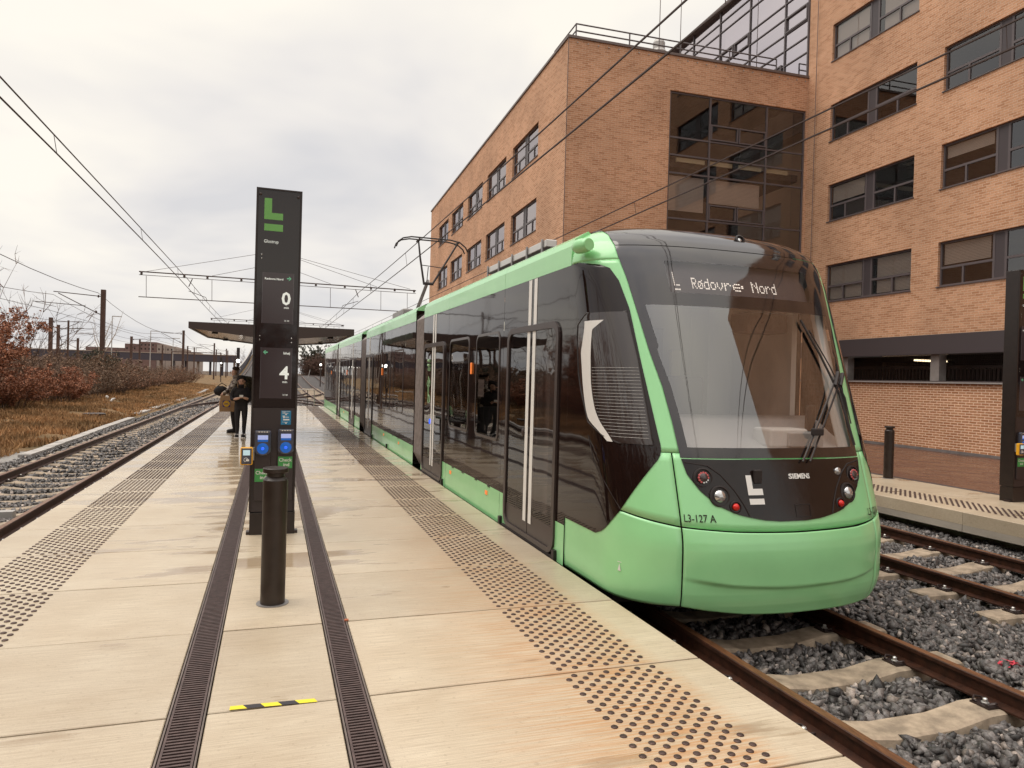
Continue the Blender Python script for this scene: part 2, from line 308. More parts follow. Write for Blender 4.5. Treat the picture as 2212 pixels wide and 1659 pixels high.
# ------------------------------------------------------------------ mesh helpers
class MB:
    def __init__(s): s.v = []; s.f = []; s.mi = []; s.uv = []
    def face(s, pts, mi=0, uv=None):
        n = len(s.v); s.v += [tuple(p) for p in pts]; s.f.append(tuple(range(n, n + len(pts)))); s.mi.append(mi); s.uv.append(uv)
    def box(s, x0, x1, y0, y1, z0, z1, mi=0):
        n = len(s.v); s.v += [(x0, y0, z0), (x1, y0, z0), (x1, y1, z0), (x0, y1, z0), (x0, y0, z1), (x1, y0, z1), (x1, y1, z1), (x0, y1, z1)]
        for q in ((3, 2, 1, 0), (4, 5, 6, 7), (0, 1, 5, 4), (1, 2, 6, 5), (2, 3, 7, 6), (3, 0, 4, 7)):
            s.f.append(tuple(n + i for i in q)); s.mi.append(mi); s.uv.append(None)
        return s
    def tube(s, pts, r, n=8, mi=0, cap=True):
        pts = [Vector(p) for p in pts]; base = len(s.v); up = Vector((0, 0, 1))
        rs = r if isinstance(r, (list, tuple)) else [r] * len(pts)
        for i, p in enumerate(pts):
            d = (pts[min(i + 1, len(pts) - 1)] - pts[max(i - 1, 0)]).normalized()
            a = d.cross(up)
            if a.length < .05: a = d.cross(Vector((1, 0, 0)))
            a.normalize(); b = d.cross(a)
            for k in range(n):
                t = 2 * PI * k / n; q = p + (a * math.cos(t) + b * math.sin(t)) * rs[i]; s.v.append(tuple(q))
        for i in range(len(pts) - 1):
            for k in range(n):
                k2 = (k + 1) % n; s.f.append((base + i * n + k, base + i * n + k2, base + (i + 1) * n + k2, base + (i + 1) * n + k)); s.mi.append(mi); s.uv.append(None)
        if cap:
            s.f.append(tuple(base + k for k in range(n))[::-1]); s.mi.append(mi); s.uv.append(None)
            s.f.append(tuple(base + (len(pts) - 1) * n + k for k in range(n))); s.mi.append(mi); s.uv.append(None)
        return s
    def lathe(s, prof, n=24, o=(0, 0, 0), mi=0):
        base = len(s.v)
        for r, z in prof:
            for k in range(n):
                t = 2 * PI * k / n; s.v.append((o[0] + r * math.cos(t), o[1] + r * math.sin(t), o[2] + z))
        for i in range(len(prof) - 1):
            for k in range(n):
                k2 = (k + 1) % n; s.f.append((base + i * n + k, base + i * n + k2, base + (i + 1) * n + k2, base + (i + 1) * n + k)); s.mi.append(mi); s.uv.append(None)
        s.f.append(tuple(base + k for k in range(n))[::-1]); s.mi.append(mi); s.uv.append(None)
        s.f.append(tuple(base + (len(prof) - 1) * n + k for k in range(n))); s.mi.append(mi); s.uv.append(None)
        return s
    def prism(s, poly, axis, a, b, mi=0):
        def P(p, c): return (c, p[0], p[1]) if axis == 'x' else (p[0], c, p[1]) if axis == 'y' else (p[0], p[1], c)
        n = len(s.v); k = len(poly); s.v += [P(p, a) for p in poly] + [P(p, b) for p in poly]
        fs = [tuple(range(n, n + k)), tuple(range(n + 2 * k - 1, n + k - 1, -1))] + [(n + i, n + k + i, n + k + (i + 1) % k, n + (i + 1) % k) for i in range(k)]
        for q in fs: s.f.append(q); s.mi.append(mi); s.uv.append(None)
        return s
    def mesh(s, name, mats, smooth=False, fix=True):
        me = bpy.data.meshes.new(name); me.from_pydata(s.v, [], s.f)
        for m in (mats if isinstance(mats, (list, tuple)) else [mats]): me.materials.append(m)
        me.polygons.foreach_set('material_index', s.mi)
        if any(u is not None for u in s.uv):
            ul = me.uv_layers.new(name='UVMap'); li = 0
            for u, f in zip(s.uv, s.f):
                for j in range(len(f)):
                    if u is not None: ul.data[li].uv = u[j]
                    li += 1
        if fix:
            bm = bmesh.new(); bm.from_mesh(me); bmesh.ops.remove_doubles(bm, verts=bm.verts, dist=1e-6)
            bmesh.ops.recalc_face_normals(bm, faces=bm.faces); bm.to_mesh(me); bm.free()
        if smooth: me.polygons.foreach_set('use_smooth', [True] * len(me.polygons))
        me.update(); return me
    def obj(s, name, mats, parent=None, smooth=False, fix=True, bevel=0):
        o = link(name, s.mesh(name, mats, smooth, fix), parent)
        if bevel:
            b = o.modifiers.new('bevel', 'BEVEL'); b.width = bevel; b.segments = 2; b.limit_method = 'ANGLE'; b.angle_limit = math.radians(40)
        return o
def link(name, data, parent=None, loc=None):
    o = bpy.data.objects.new(name, data); COL.objects.link(o)
    if parent is not None: o.parent = parent
    if loc is not None: o.location = loc
    return o
def tag(o, label=None, cat=None, group=None, kind=None):
    for k, v in (('label', label), ('category', cat), ('group', group), ('kind', kind)):
        if v: o[k] = v
    return o
def thing(name, label, cat, loc=(0, 0, 0), rz=0.0, group=None, kind=None):
    o = bpy.data.objects.new(name, None); COL.objects.link(o); o.location = loc; o.rotation_euler = (0, 0, rz); o.empty_display_size = .2
    return tag(o, label, cat, group, kind)
def copy_tree(o, parent=None):
    c = o.copy(); COL.objects.link(c)
    if parent is not None: c.parent = parent
    for ch in list(o.children): copy_tree(ch, c)
    return c
def smooth_by_angle(o, deg=35):
    me = o.data
    me.polygons.foreach_set('use_smooth', [True] * len(me.polygons))
    try: me.set_sharp_from_angle(angle=math.radians(deg))
    except Exception: pass
    return o
def rrect(y0, y1, z0, z1, r, n=5):
    pts = []
    for cx, cz, a0 in ((y1 - r, z1 - r, 0), (y0 + r, z1 - r, 90), (y0 + r, z0 + r, 180), (y1 - r, z0 + r, 270)):
        for k in range(n + 1):
            a = math.radians(a0 + 90 * k / n); pts.append((cx + r * math.cos(a), cz + r * math.sin(a)))
    return pts
_TC = {}
def text_mesh(body, size, m, align='LEFT', thick=0.0, bold=0.0):
    c = bpy.data.curves.new('lettering', 'FONT'); c.body = body; c.size = size; c.align_x = align; c.extrude = thick; c.offset = bold
    c.resolution_u = 2
    o = bpy.data.objects.new('lettering', c); COL.objects.link(o)
    dg = bpy.context.evaluated_depsgraph_get(); me = bpy.data.meshes.new_from_object(o.evaluated_get(dg))
    bpy.data.objects.remove(o); me.materials.clear(); me.materials.append(m); return me
def text_obj(body, size, m, parent, loc, rot=(PI / 2, 0, 0), align='LEFT', name='lettering', bold=0.0, sx=1.0):
    o = link(name, text_mesh(body, size, m, align, bold=bold), parent, loc); o.rotation_euler = rot; o.scale = (sx, 1, 1); return o
def fast_mesh(name, V, F, m, smooth=False):
    """big meshes straight from numpy: V (n,3), F (m,k)"""
    me = bpy.data.meshes.new(name); k = F.shape[1]
    me.vertices.add(len(V)); me.vertices.foreach_set('co', V.astype(np.float32).ravel())
    me.loops.add(F.size); me.loops.foreach_set('vertex_index', F.astype(np.int32).ravel())
    me.polygons.add(len(F)); me.polygons.foreach_set('loop_start', np.arange(0, F.size, k, dtype=np.int32))
    try: me.polygons.foreach_set('loop_total', np.full(len(F), k, dtype=np.int32))
    except Exception: pass
    for q in (m if isinstance(m, (list, tuple)) else [m]): me.materials.append(q)
    if smooth: me.polygons.foreach_set('use_smooth', np.ones(len(F), dtype=bool))
    me.update(calc_edges=True); me.validate(); return me

# ------------------------------------------------------------------ ground, tracks
def rise(y): return 0.0 if y < 60 else 3.3e-4 * (y - 60) ** 2
def riser(y): return rise(min(y, 128))
g = MB(); g.face([(-2500, -2500, -.75), (2500, -2500, -.75), (2500, 2500, -.75), (-2500, 2500, -.75)])
tag(g.obj('ground', M['earth']), 'flat brown ground reaching to the horizon', kind='structure')
def strip(name, xs, ys, zf, m, label):
    V = []; F = []
    for j, y in enumerate(ys):
        for i, x in enumerate(xs): V.append((x, y, zf(x, y)))
    n = len(xs)
    for j in range(len(ys) - 1):
        for i in range(n - 1): F.append((j * n + i, j * n + i + 1, (j + 1) * n + i + 1, (j + 1) * n + i))
    me = bpy.data.meshes.new(name); me.from_pydata(V, [], F); me.materials.append(m)
    return tag(link(name, me), label, kind='structure')
YS = [-15, 0, 10, 20, 30, 40, 50] + list(range(55, 216, 5))
strip('ballast_bed', [-5.2, -2.2], YS, lambda x, y: -.50 + rise(y), M['bed'], 'dark ballast bed under the left track')
strip('ballast_bed', [2.3, 9.6], YS, lambda x, y: -.50 + riser(y), M['bed'], 'dark ballast bed under the two right hand tracks')
strip('ballast_bed', [-2.2, 2.3], [37] + YS[6:], lambda x, y: -.505 + (rise(y) if x < 0 else riser(y)), M['bed'], 'ballast between the tracks beyond the platform end')
strip('embankment', [-9.0, -5.4, -5.2], YS[6:], lambda x, y: (-.52 + rise(y)) if x > -8 else -.6, M['deadgrass'], 'grassy embankment side under the rising left track')
strip('embankment', [9.6, 9.8, 16.0], YS[6:], lambda x, y: (-.52 + riser(y)) if x < 12 else -.6, M['deadgrass'], 'grassy embankment side right of the far tracks')
def bankz(x, y):
    d = max(0.0, -5.6 - x); u = max(0.0, d - 1.2)
    return -.42 + .05 * min(d, 2) + .035 * u + .06 * math.sin(x * .9 + y * .23) * min(1, d) + .05 * math.sin(y * .61 + x * .37) * min(1, d)
xs = [-60, -45, -35, -28, -22, -18] + [-15 + .5 * i for i in range(20)]
ys = [-25, -15, -5, 5] + [10 + 1.5 * i for i in range(40)] + [75, 85, 100, 120, 150, 200, 260]
strip('grass_bank', xs, ys, bankz, M['deadgrass'], 'bank of dry yellow brown grass left of the tracks')

XT = {'left': -3.85, 'tram': 3.98, 'right': 7.70}
RZ = -.26
def rail_prof():
    return [(-.07, -.14), (-.07, -.128), (-.012, -.112), (-.009, -.040), (-.036, -.030), (-.036, -.006), (-.030, 0), (.030, 0), (.036, -.006), (.036, -.030), (.009, -.040), (.012, -.112), (.07, -.128), (.07, -.14)]
def make_rail(cx, ys, zf, parent):
    P = rail_prof(); n = len(P); b = MB()
    for y in ys:
        x0 = cx(y) if callable(cx) else cx
        for (x, z) in P: b.v.append((x0 + x, y, RZ + z + zf(y)))
    for j in range(len(ys) - 1):
        for i in range(n):
            i2 = (i + 1) % n; b.f.append((j * n + i, j * n + i2, (j + 1) * n + i2, (j + 1) * n + i)); b.mi.append(1 if i == 6 else 0); b.uv.append(None)
    b.f.append(tuple(range(n))); b.mi.append(0); b.uv.append(None)
    return b.obj('rail', [M['rail'], M['rail_top']], parent)
def sleeper_mesh():
    b = MB(); xs = [-1.22, -1.20, -.95, -.56, -.52, -.25, .25, .52, .56, .95, 1.20, 1.22]
    top = [-.415, -.40, -.40, -.40, -.405, -.445, -.445, -.405, -.40, -.40, -.40, -.415]
    w = .125; V = []
    for x, z in zip(xs, top): V += [(x, -w - .02, -.52), (x, -w, z - .012), (x, -w + .02, z), (x, w - .02, z), (x, w, z - .012), (x, w + .02, -.52)]
    b.v = V
    for i in range(len(xs) - 1):
        for k in range(5): b.f.append((i * 6 + k, i * 6 + k + 1, (i + 1) * 6 + k + 1, (i + 1) * 6 + k)); b.mi.append(0); b.uv.append(None)
    for i in (0, len(xs) - 1): b.f.append(tuple(i * 6 + k for k in range(6))); b.mi.append(0); b.uv.append(None)
    return b.mesh('sleeper', M['sleeper'])
SLP = sleeper_mesh()
def clip_mesh():
    b = MB(); b.lathe([(.026, 0), (.026, .006), (.016, .008), (.016, .028), (.010, .034)], 6, (0, 0, -.385)); b.mi = [0] * len(b.f)
    for s in (-1, 1):
        pts = [(-.02, s * .02, -.388), (-.035, s * .055, -.372), (.01, s * .075, -.366), (.045, s * .055, -.376), (.04, s * .03, -.380)]
        k = len(b.f); b.tube(pts, .0075, 5); b.mi[k:] = [1] * (len(b.f) - k)
    k = len(b.f); b.box(-.05, .055, -.07, .07, -.402, -.388, 1); return b.mesh('rail_clip', [M['light_metal'], M['steel_dark']])
CLP = clip_mesh()
def track(label, cx, y0, y1, sy0, sp, zf, clips=12):
    t = tag(thing('track', label, None), kind='structure')
    ys = [y0] + [y for y in range(10, 215, 5) if y0 < y < y1] + [y1]
    for s in (-1, 1): make_rail(cx + s * .7525, ys, zf, t)
    y = sy0
    while y < min(y1, 90):
        o = link('sleeper', SLP, t, (cx, y, zf(y))); 
        if y < clips:
            for s in (-1, 1):
                for q in (-1, 1):
                    c = link('rail_clip', CLP, t, (cx + s * .7525 + q * .105, y, 0)); c.rotation_euler = (0, 0, 0 if q > 0 else PI)
        y += sp
    return t
track('rusty track on pale concrete sleepers beside the left platform edge', XT['left'], -12, 212, 1.45, .65, rise, 16)
track('rusty track that the green tram stands on', XT['tram'], -12, 212, 3.51 - 15 * .74, .74, riser, 7)
track('empty rusty track along the far platform on the right', XT['right'], -12, 212, 5.68 - 15 * .74, .74, riser, 10)
# crossover beyond the platform end
cx_ = tag(thing('crossover_track', 'crossover rails between the two tracks beyond the platform end', None), kind='structure')
for s in (-1, 1):
    for (xa, xb) in ((3.98, -3.85), (-3.85, 3.98)):
        make_rail(lambda y, xa=xa, xb=xb, s=s: s * .7525 + xa + (xb - xa) * (lambda u: u * u * (3 - 2 * u))(min(1, max(0, (y - 41) / 34))), [41 + 2 * i for i in range(18)], rise, cx_)

# ballast: every stone is geometry
PHI = (1 + 5 ** .5) / 2
ICO = np.array([(-1, PHI, 0), (1, PHI, 0), (-1, -PHI, 0), (1, -PHI, 0), (0, -1, PHI), (0, 1, PHI), (0, -1, -PHI), (0, 1, -PHI), (PHI, 0, -1), (PHI, 0, 1), (-PHI, 0, -1), (-PHI, 0, 1)]) / 1.9
ICF = np.array([(0, 11, 5), (0, 5, 1), (0, 1, 7), (0, 7, 10), (0, 10, 11), (1, 5, 9), (5, 11, 4), (11, 10, 2), (10, 7, 6), (7, 1, 8), (3, 9, 4), (3, 4, 2), (3, 2, 6), (3, 6, 8), (3, 8, 9), (4, 9, 5), (2, 4, 11), (6, 2, 10), (8, 6, 7), (9, 8, 1)])
def rotm(n):
    q = rng.normal(size=(n, 4)); q /= np.linalg.norm(q, axis=1)[:, None]; w, x, y, z = q.T
    return np.stack([np.stack([1 - 2 * (y * y + z * z), 2 * (x * y - z * w), 2 * (x * z + y * w)], 1), np.stack([2 * (x * y + z * w), 1 - 2 * (x * x + z * z), 2 * (y * z - x * w)], 1), np.stack([2 * (x * z - y * w), 2 * (y * z + x * w), 1 - 2 * (x * x + y * y)], 1)], 1)
def stones(P, size):
    n = len(P); sc = size[:, None] * rng.uniform(.6, 1.5, (n, 3)) * np.array([1.1, 1, .8])
    V = ICO[None] * (1 + rng.uniform(-.42, .30, (n, 12, 1))) * sc[:, None, :]
    for _ in range(4):      # broken facets
        nn = rng.normal(size=(n, 3)); nn /= np.linalg.norm(nn, axis=1)[:, None]; dd = (size * rng.uniform(.30, .55, n))[:, None]
        dot = np.einsum('nkj,nj->nk', V, nn); V = V - nn[:, None, :] * np.maximum(0, dot - dd)[:, :, None]
    V = np.einsum('nij,nkj->nki', rotm(n), V) + P[:, None, :]
    F = (ICF[None] + (np.arange(n) * 12)[:, None, None]).reshape(-1, 3)
    return V.reshape(-1, 3), F
def bed_h(x, y):
    """stone surface height: low between sleepers, clear of the rails"""
    z = np.full(x.shape, -.480)
    return z
def scatter(x0, x1, y0, y1, dens, clear, size, cxs, sy0, sp, layers=((0, 1), (-.03, 1))):
    lift = .044 if x1 < 0 else -.008
    out = []; szs = []
    for dz, k in layers:
        n = int((x1 - x0) * (y1 - y0) * dens * k)
        x = rng.uniform(x0, x1, n); y = rng.uniform(y0, y1, n); s = rng.uniform(.55, 1.35, n) * size; s *= np.where(rng.random(n) < .08, 1.4, 1)
        z = bed_h(x, y) + lift + dz + rng.uniform(-.014, .012, n)
        keep = np.ones(n, bool)
        for cx, a, b in cxs:
            d = np.abs(x - cx); rail = np.abs(d - .7525) < .055 + s * .5
            m = np.abs(((y - a + b / 2) % b) - b / 2)
            onsl = (d < 1.22 + s * .3) & (m < .125 + s * .35)
            z = np.where((d < 1.3), z - .018 * (m < .22), z + .03)
            keep &= ~onsl & ~(rail)
        z += rise_np(y)
        out.append(np.stack([x, y, z], 1)[keep]); szs.append(s[keep])
    return np.concatenate(out), np.concatenate(szs)
def rise_np(y): return 3.3e-4 * np.clip(y - 60, 0, None) ** 2
cR = [(XT['tram'], 3.51, .74), (XT['right'], 5.68, .74)]; cL = [(XT['left'], 1.45, .65)]
PA, SA = scatter(2.66, 9.6, 1.9, 9.5, 620, 0, .038, cR, 0, 0)
PB, SB = scatter(2.66, 9.6, 9.5, 16, 230, 0, .04, cR, 0, 0, ((0, 1),))
PL1, SL1 = scatter(-5.3, -2.55, 7, 16, 560, 0, .033, cL, 0, 0, ((0, 1), (-.03, .7)))
PL2, SL2 = scatter(-5.4, -2.55, 16, 32, 260, 0, .042, cL, 0, 0, ((0, 1),))
PL3, SL3 = scatter(-5.4, -2.55, 32, 60, 80, 0, .06, cL, 0, 0, ((0, 1),))
PM, SM = scatter(-2.5, 6.5, 36.5, 60, 70, 0, .06, cL + cR, 0, 0, ((0, 1),))
# the 300 stones that show largest are objects of their own: in front of the camera, nearest first
yaw = math.radians(18.6)
def apparent(P, S):
    d = P[:, 0] * math.sin(yaw) + P[:, 1] * math.cos(yaw); r = P[:, 0] * math.cos(yaw) - P[:, 1] * math.sin(yaw)
    u = r / np.maximum(d, .1); v = (1.72 - P[:, 2]) / np.maximum(d, .1)
    vis = (np.abs(u) < .71) & (v < .54) & ((P[:, 0] > 3.32) | (P[:, 1] > 4)) & (np.abs(P[:, 0] - 3.1) > .25)
    return np.where(vis, S / np.maximum(d, .1), 0)
ap = apparent(PA, SA * (PA[:, 2] > -.496)); order = np.argsort(-ap); big, rest = order[:300], order[300:]
balR = tag(thing('ballast', 'grey crushed stone ballast around the tram track', None), kind='structure')
stone_meshes = []
for k in range(12):
    V, F = stones(np.zeros((1, 3)), np.array([1.0])); stone_meshes.append(fast_mesh('ballast_stone', V, F, M['stone'] if k % 6 else M['stone_warm']))
for i in big:
    o = link('ballast_stone', random.choice(stone_meshes), balR, tuple(PA[i])); s = float(SA[i]); o.scale = (s, s, s); o.rotation_euler = (random.uniform(-.5, .5), random.uniform(-.5, .5), random.uniform(0, 6.28))
def stone_mass(P, S, parent):
    w = rng.random(len(P)) < .08
    for msk, mm in ((~w, M['stone']), (w, M['stone_warm'])):
        V, F = stones(P[msk], S[msk]); tag(link('small_stones', fast_mesh('small_stones', V, F, mm), parent), kind='stuff')
stone_mass(np.concatenate([PA[rest], PB]), np.concatenate([SA[rest], SB]), balR)
balL = tag(thing('ballast', 'grey crushed stone ballast around the left track', None), kind='structure')
stone_mass(np.concatenate([PL1, PL2, PL3, PM]), np.concatenate([SL1, SL2, SL3, SM]), balL)
# cable trough along the left track, walkway grating at its near end
tr = thing('cable_trough', 'low pale concrete cable trough along the grass edge left of the track', 'trough', (0, 0, 0))
px = [(-5.36, 19.0), (-5.42, 23), (-5.52, 28), (-5.60, 33.4)]
for (xa, ya), (xb, yb) in zip(px, px[1:]):
    n = max(1, round((yb - ya) / 1.0))
    for k in range(n):
        a, b = ya + (yb - ya) * k / n, ya + (yb - ya) * (k + 1) / n - .015; x = xa + (xb - xa) * (k + .5) / n
        MB().box(x - .13, x + .13, a, b, -.5, -.33 + random.uniform(-.006, .006)).obj('trough_cover', M['trough'], tr)
tr2 = thing('cable_trough', 'far pale cable trough running on towards the railway signals', 'trough', (0, 0, 0))
for k in range(34):
    y = 36 + k * 1.3; x = -5.9 - .004 * (y - 36) ** 1.3
    MB().box(x - .16, x + .14, y, y + 1.27, -.5, -.34 + rise(y) + random.uniform(-.02, .02)).obj('trough_cover', M['trough'], tr2)
gp = thing('walkway_grating', 'pale grey slotted metal walkway panel at the left beside the ballast', 'grating', (0, 0, 0))
MB().box(-6.9, -5.28, 18.05, 20.3, -.5, -.405).obj('grating_frame', M['galv'], gp)
for k in range(26): MB().box(-6.85, -5.34, 18.1 + k * .084, 18.14 + k * .084, -.404, -.392).obj('bar', M['light_metal'], gp)
for i, (x, y, lb) in enumerate(((-6.9, 20.9, 'round dark manhole cover in the grass behind the walkway panel'), (-7.0, 33.5, 'dark manhole cover lying in the grass beside the far trough'), (-8.2, 41.5, 'farther dark manhole cover on the grass bank'))):
    tag(MB().lathe([(.42, 0), (.42, .22), (.36, .24)], 20, (x, y, -.42)).obj('manhole_cover', M['steel_dark']), lb, 'manhole')
for i, (x, y, lb) in enumerate(((-9.2, 47, 'white stone lying on the dry grass below the bushes'), (-8.2, 43, 'small white stone nearest the far trough on the grass'), (-8.6, 45.5, 'pale stone between two others on the grass bank'))):
    V, F = stones(np.array([[x, y, -.05]]), np.array([.11])); tag(link('white_stone', fast_mesh('white_stone', V, F, M['white_trim'])), lb, 'stone')
tag(MB().box(-3.62, -3.40, 11.6, 11.75, -.45, -.33).obj('track_box', M['galv']), 'small pale metal box lying between the rails of the left track', 'box')
# crumpled pink wrapper
b = MB()
for k in range(16):
    a = random.uniform(0, 6.28); cx0 = Vector((5.49 + random.uniform(-.09, .09), 3.98 + random.uniform(-.05, .05), -.415))
    pts = [cx0 + Vector((random.uniform(-.07, .07), random.uniform(-.045, .045), random.uniform(0, .05))) for _ in range(3)]
    b.face(pts)
tag(b.obj('crumpled_wrapper', M['pink'], fix=False), 'crumpled pink wrapper lying on the ballast', 'litter')

# ------------------------------------------------------------------ platforms
PE0, PE1 = -2.48, 2.58
DR = ((-.455, -.275), (.365, .530))       # drains
M['drain_frame'] = mat('drain_frame', (.20, .16, .14), .5, metal=.4, var=.3)
plat = tag(thing('platform', 'pale wet concrete tram platform with tactile studs', None), kind='structure')
JY = 3.835; gap = .017; YEND = 38.6
def slab(x0, x1, y0, y1, dz=0.0, parent=plat, m='platform'):
    b = MB(); c = .004; z = dz
    b.v = [(x0, y0, z - .18), (x1, y0, z - .18), (x1, y1, z - .18), (x0, y1, z - .18), (x0, y0, z - c), (x1, y0, z - c), (x1, y1, z - c), (x0, y1, z - c), (x0 + c, y0 + c, z), (x1 - c, y0 + c, z), (x1 - c, y1 - c, z), (x0 + c, y1 - c, z)]
    for q in ((0, 1, 5, 4), (1, 2, 6, 5), (2, 3, 7, 6), (3, 0, 4, 7), (4, 5, 9, 8), (5, 6, 10, 9), (6, 7, 11, 10), (7, 4, 8, 11), (8, 9, 10, 11), (3, 2, 1, 0)): b.f.append(q); b.mi.append(0); b.uv.append(None)
    return b.obj('slab', M[m], parent)
k0 = -6
for k in range(k0, 29):
    y0 = JY + 1.2 * k + gap / 2; y1 = min(y0 + 1.2 - gap, YEND)
    for (x0, x1) in ((PE0, DR[0][0] - .004), (DR[0][1] + .004, DR[1][0] - .004), (DR[1][1] + .004, PE1)):
        slab(x0, x1, y0, y1, random.uniform(-.0015, .0015))
b = MB(); b.box(PE0 + .25, PE1 - .25, -3.4, YEND - .1, -.75, -.19); b.obj('platform_wall', M['concrete_dark'], plat)
b = MB(); b.box(PE0 + .02, PE0 + .25, -3.4, YEND - .05, -.24, -.183); b.box(PE1 - .25, PE1 - .02, -3.4, YEND - .05, -.24, -.183); b.obj('edge_beam', M['concrete_side'], plat)
# tactile studs
def stud_mesh(n): return MB().lathe([(.0185, 0), (.0185, .003), (.0145, .0058), (.006, .0070)], n, (0, 0, 0)).mesh('stud', M['stud'])
def stud_positions(xa, flip, y_to, zoff=0):
    P = []
    k = -1
    while True:
        y0 = JY + 1.2 * k
        if y0 > y_to: break
        for i in range(12):
            x = xa + .0515 * i * flip
            for j in range(12):
                y = y0 + .055 + .095 * j + (.0475 if i % 2 else 0)
                if y < y_to and y > 2.2: P.append((x, y))
        k += 1
    return P
SP_ = stud_positions(1.654, 1, 38.3) + stud_positions(-1.545, -1, 38.3)
def skey(p):
    d = p[0] * math.sin(yaw) + p[1] * math.cos(yaw); r = p[0] * math.cos(yaw) - p[1] * math.sin(yaw)
    return 1e9 if (abs(r / d) > .725 or 1.72 / d > .55) else d
SP_.sort(key=skey); sm = stud_mesh(12)
for x, y in SP_[:300]: link('stud', sm, plat, (x, y, .0005))
def stud_mass(P, parent, n=8, z=0.0005):
    P = np.array(P); ang = np.arange(n) * 2 * PI / n
    ring = lambda r, h: np.stack([r * np.cos(ang), r * np.sin(ang), np.full(n, h)], 1)
    base = np.concatenate([ring(.0185, 0), ring(.0185, .0035), ring(.012, .0068), [[0, 0, .007]]])
    F = []
    for k in range(n):
        k2 = (k + 1) % n; F += [(k, k2, n + k2), (k, n + k2, n + k), (n + k, n + k2, 2 * n + k2), (n + k, 2 * n + k2, 2 * n + k), (2 * n + k, 2 * n + k2, 3 * n)]
    F = np.array(F); V = base[None] + np.concatenate([P, np.full((len(P), 1), z)], 1)[:, None, :]
    Fa = (F[None] + (np.arange(len(P)) * len(base))[:, None, None]).reshape(-1, 3)
    return tag(link('small_studs', fast_mesh('small_studs', V.reshape(-1, 3), Fa, M['stud']), parent), kind='stuff')
stud_mass(SP_[300:], plat)
# drains
M['drain_frame'] = mat('drain_frame', (.20, .16, .14), .5, metal=.4, var=.3)
def drain(label, x0, x1):
    t = thing('drain_channel', label, 'drain', ((x0 + x1) / 2, 0, 0)); h = (x1 - x0) / 2 - .003
    fr = MB()
    for s in (-1, 1): fr.box(min(s * h, s * (h - .008)), max(s * h, s * (h - .008)), -3.2, YEND, -.12, .0015)
    fr.obj('frame', M['drain_frame'], t)
    MB().box(-h + .012, h - .012, -3.2, YEND, -.13, -.06).obj('channel_bed', M['grate_dark'], t)
    r = MB()
    for s in (-1, 1): r.box(min(s * (h - .013), s * (h - .024)), max(s * (h - .013), s * (h - .024)), -3.2, YEND, -.03, -.0015)
    r.obj('grating_rail', M['grate'], t)
    bar = MB().box(-h + .025, h - .025, -.0065, .0065, -.03, -.002).mesh('bar', M['grate']); n = 0; y = 2.80; rest = MB()
    while y < YEND:
        if n < 300: link('bar', bar, t, (0, y, 0)); y += .0285
        else: rest.box(-h + .025, h - .025, y - .0085, y + .0085, -.03, -.002); y += .034
        n += 1
    tag(rest.obj('fine_bars', M['grate'], t, fix=False), kind='stuff')
    return t
drain('left slotted drain grating running along the platform, left of the bollard', *DR[0])
drain('right slotted drain grating running along the platform, right of the bollard', *DR[1])
tp = thing('hazard_tape', 'strip of yellow and black hazard tape stuck on the platform in front of the bollard', 'tape', (-.168, 3.862, .003), -.045)
for i in range(5):
    x0, x1 = i * .085 - (0 if i == 0 else .012), min((i + 1) * .085, .42); s0 = 0 if i == 0 else .02; s1 = .02
    b = MB(); b.face([(x0 - (0 if i == 0 else .012), .021, .0008 + i * .0001), (x1 + (-.012 if i < 4 else -.005), .021, .0008), (x1 + .012, -.021, .0008), (x0 + (0 if i == 0 else .012), -.021, .0008)])
    b.obj('stripe', M['tape_yellow' if i % 2 == 0 else 'tape_black'], tp)
tag(MB().box(.512, .54, 5.03, 5.05, .002, .012).obj('fallen_leaf', M['leaf_red']), 'small reddish leaf lying at the right drain grating', 'leaf')

pl2 = tag(thing('platform', 'far concrete platform on the right with tactile studs and pale fascia', None), kind='structure')
for k in range(-3, 12):
    y0 = 9.08 - 1.55 * 6 + 1.55 * k + .004; slab(9.37, 11.57, y0, y0 + 1.546, random.uniform(-.001, .001), pl2)
    MB().box(9.37, 9.62, y0 + .002, y0 + 1.544, -.28, -.182).obj('fascia', M['concrete_side'], pl2)
MB().box(9.66, 11.5, -4.9, 18.3, -.75, -.19).obj('platform_wall', M['concrete_side'], pl2)
P2 = [(9.74 + .0515 * i, y + (.0475 if i % 2 else 0)) for i in range(12) for y in np.arange(2.0, 18, .095)]
stud_mass([(x + (0), y) for x, y in P2], pl2, 8)
# brown paving up to the brick building
pv = MB(); pv.face([(11.62, -30, -.01), (21.5, -30, -.19), (21.5, 23.2, -.19), (11.62, 23.2, -.01)])
tag(pv.obj('brown_paving', M['paving']), 'wet reddish brown paving between far platform and brick building', kind='structure')
tag(MB().box(11.575, 11.70, -4.9, 18.3, -.3, .004).obj('paving_kerb', M['band']), 'dark kerb edge behind the far platform', kind='structure')

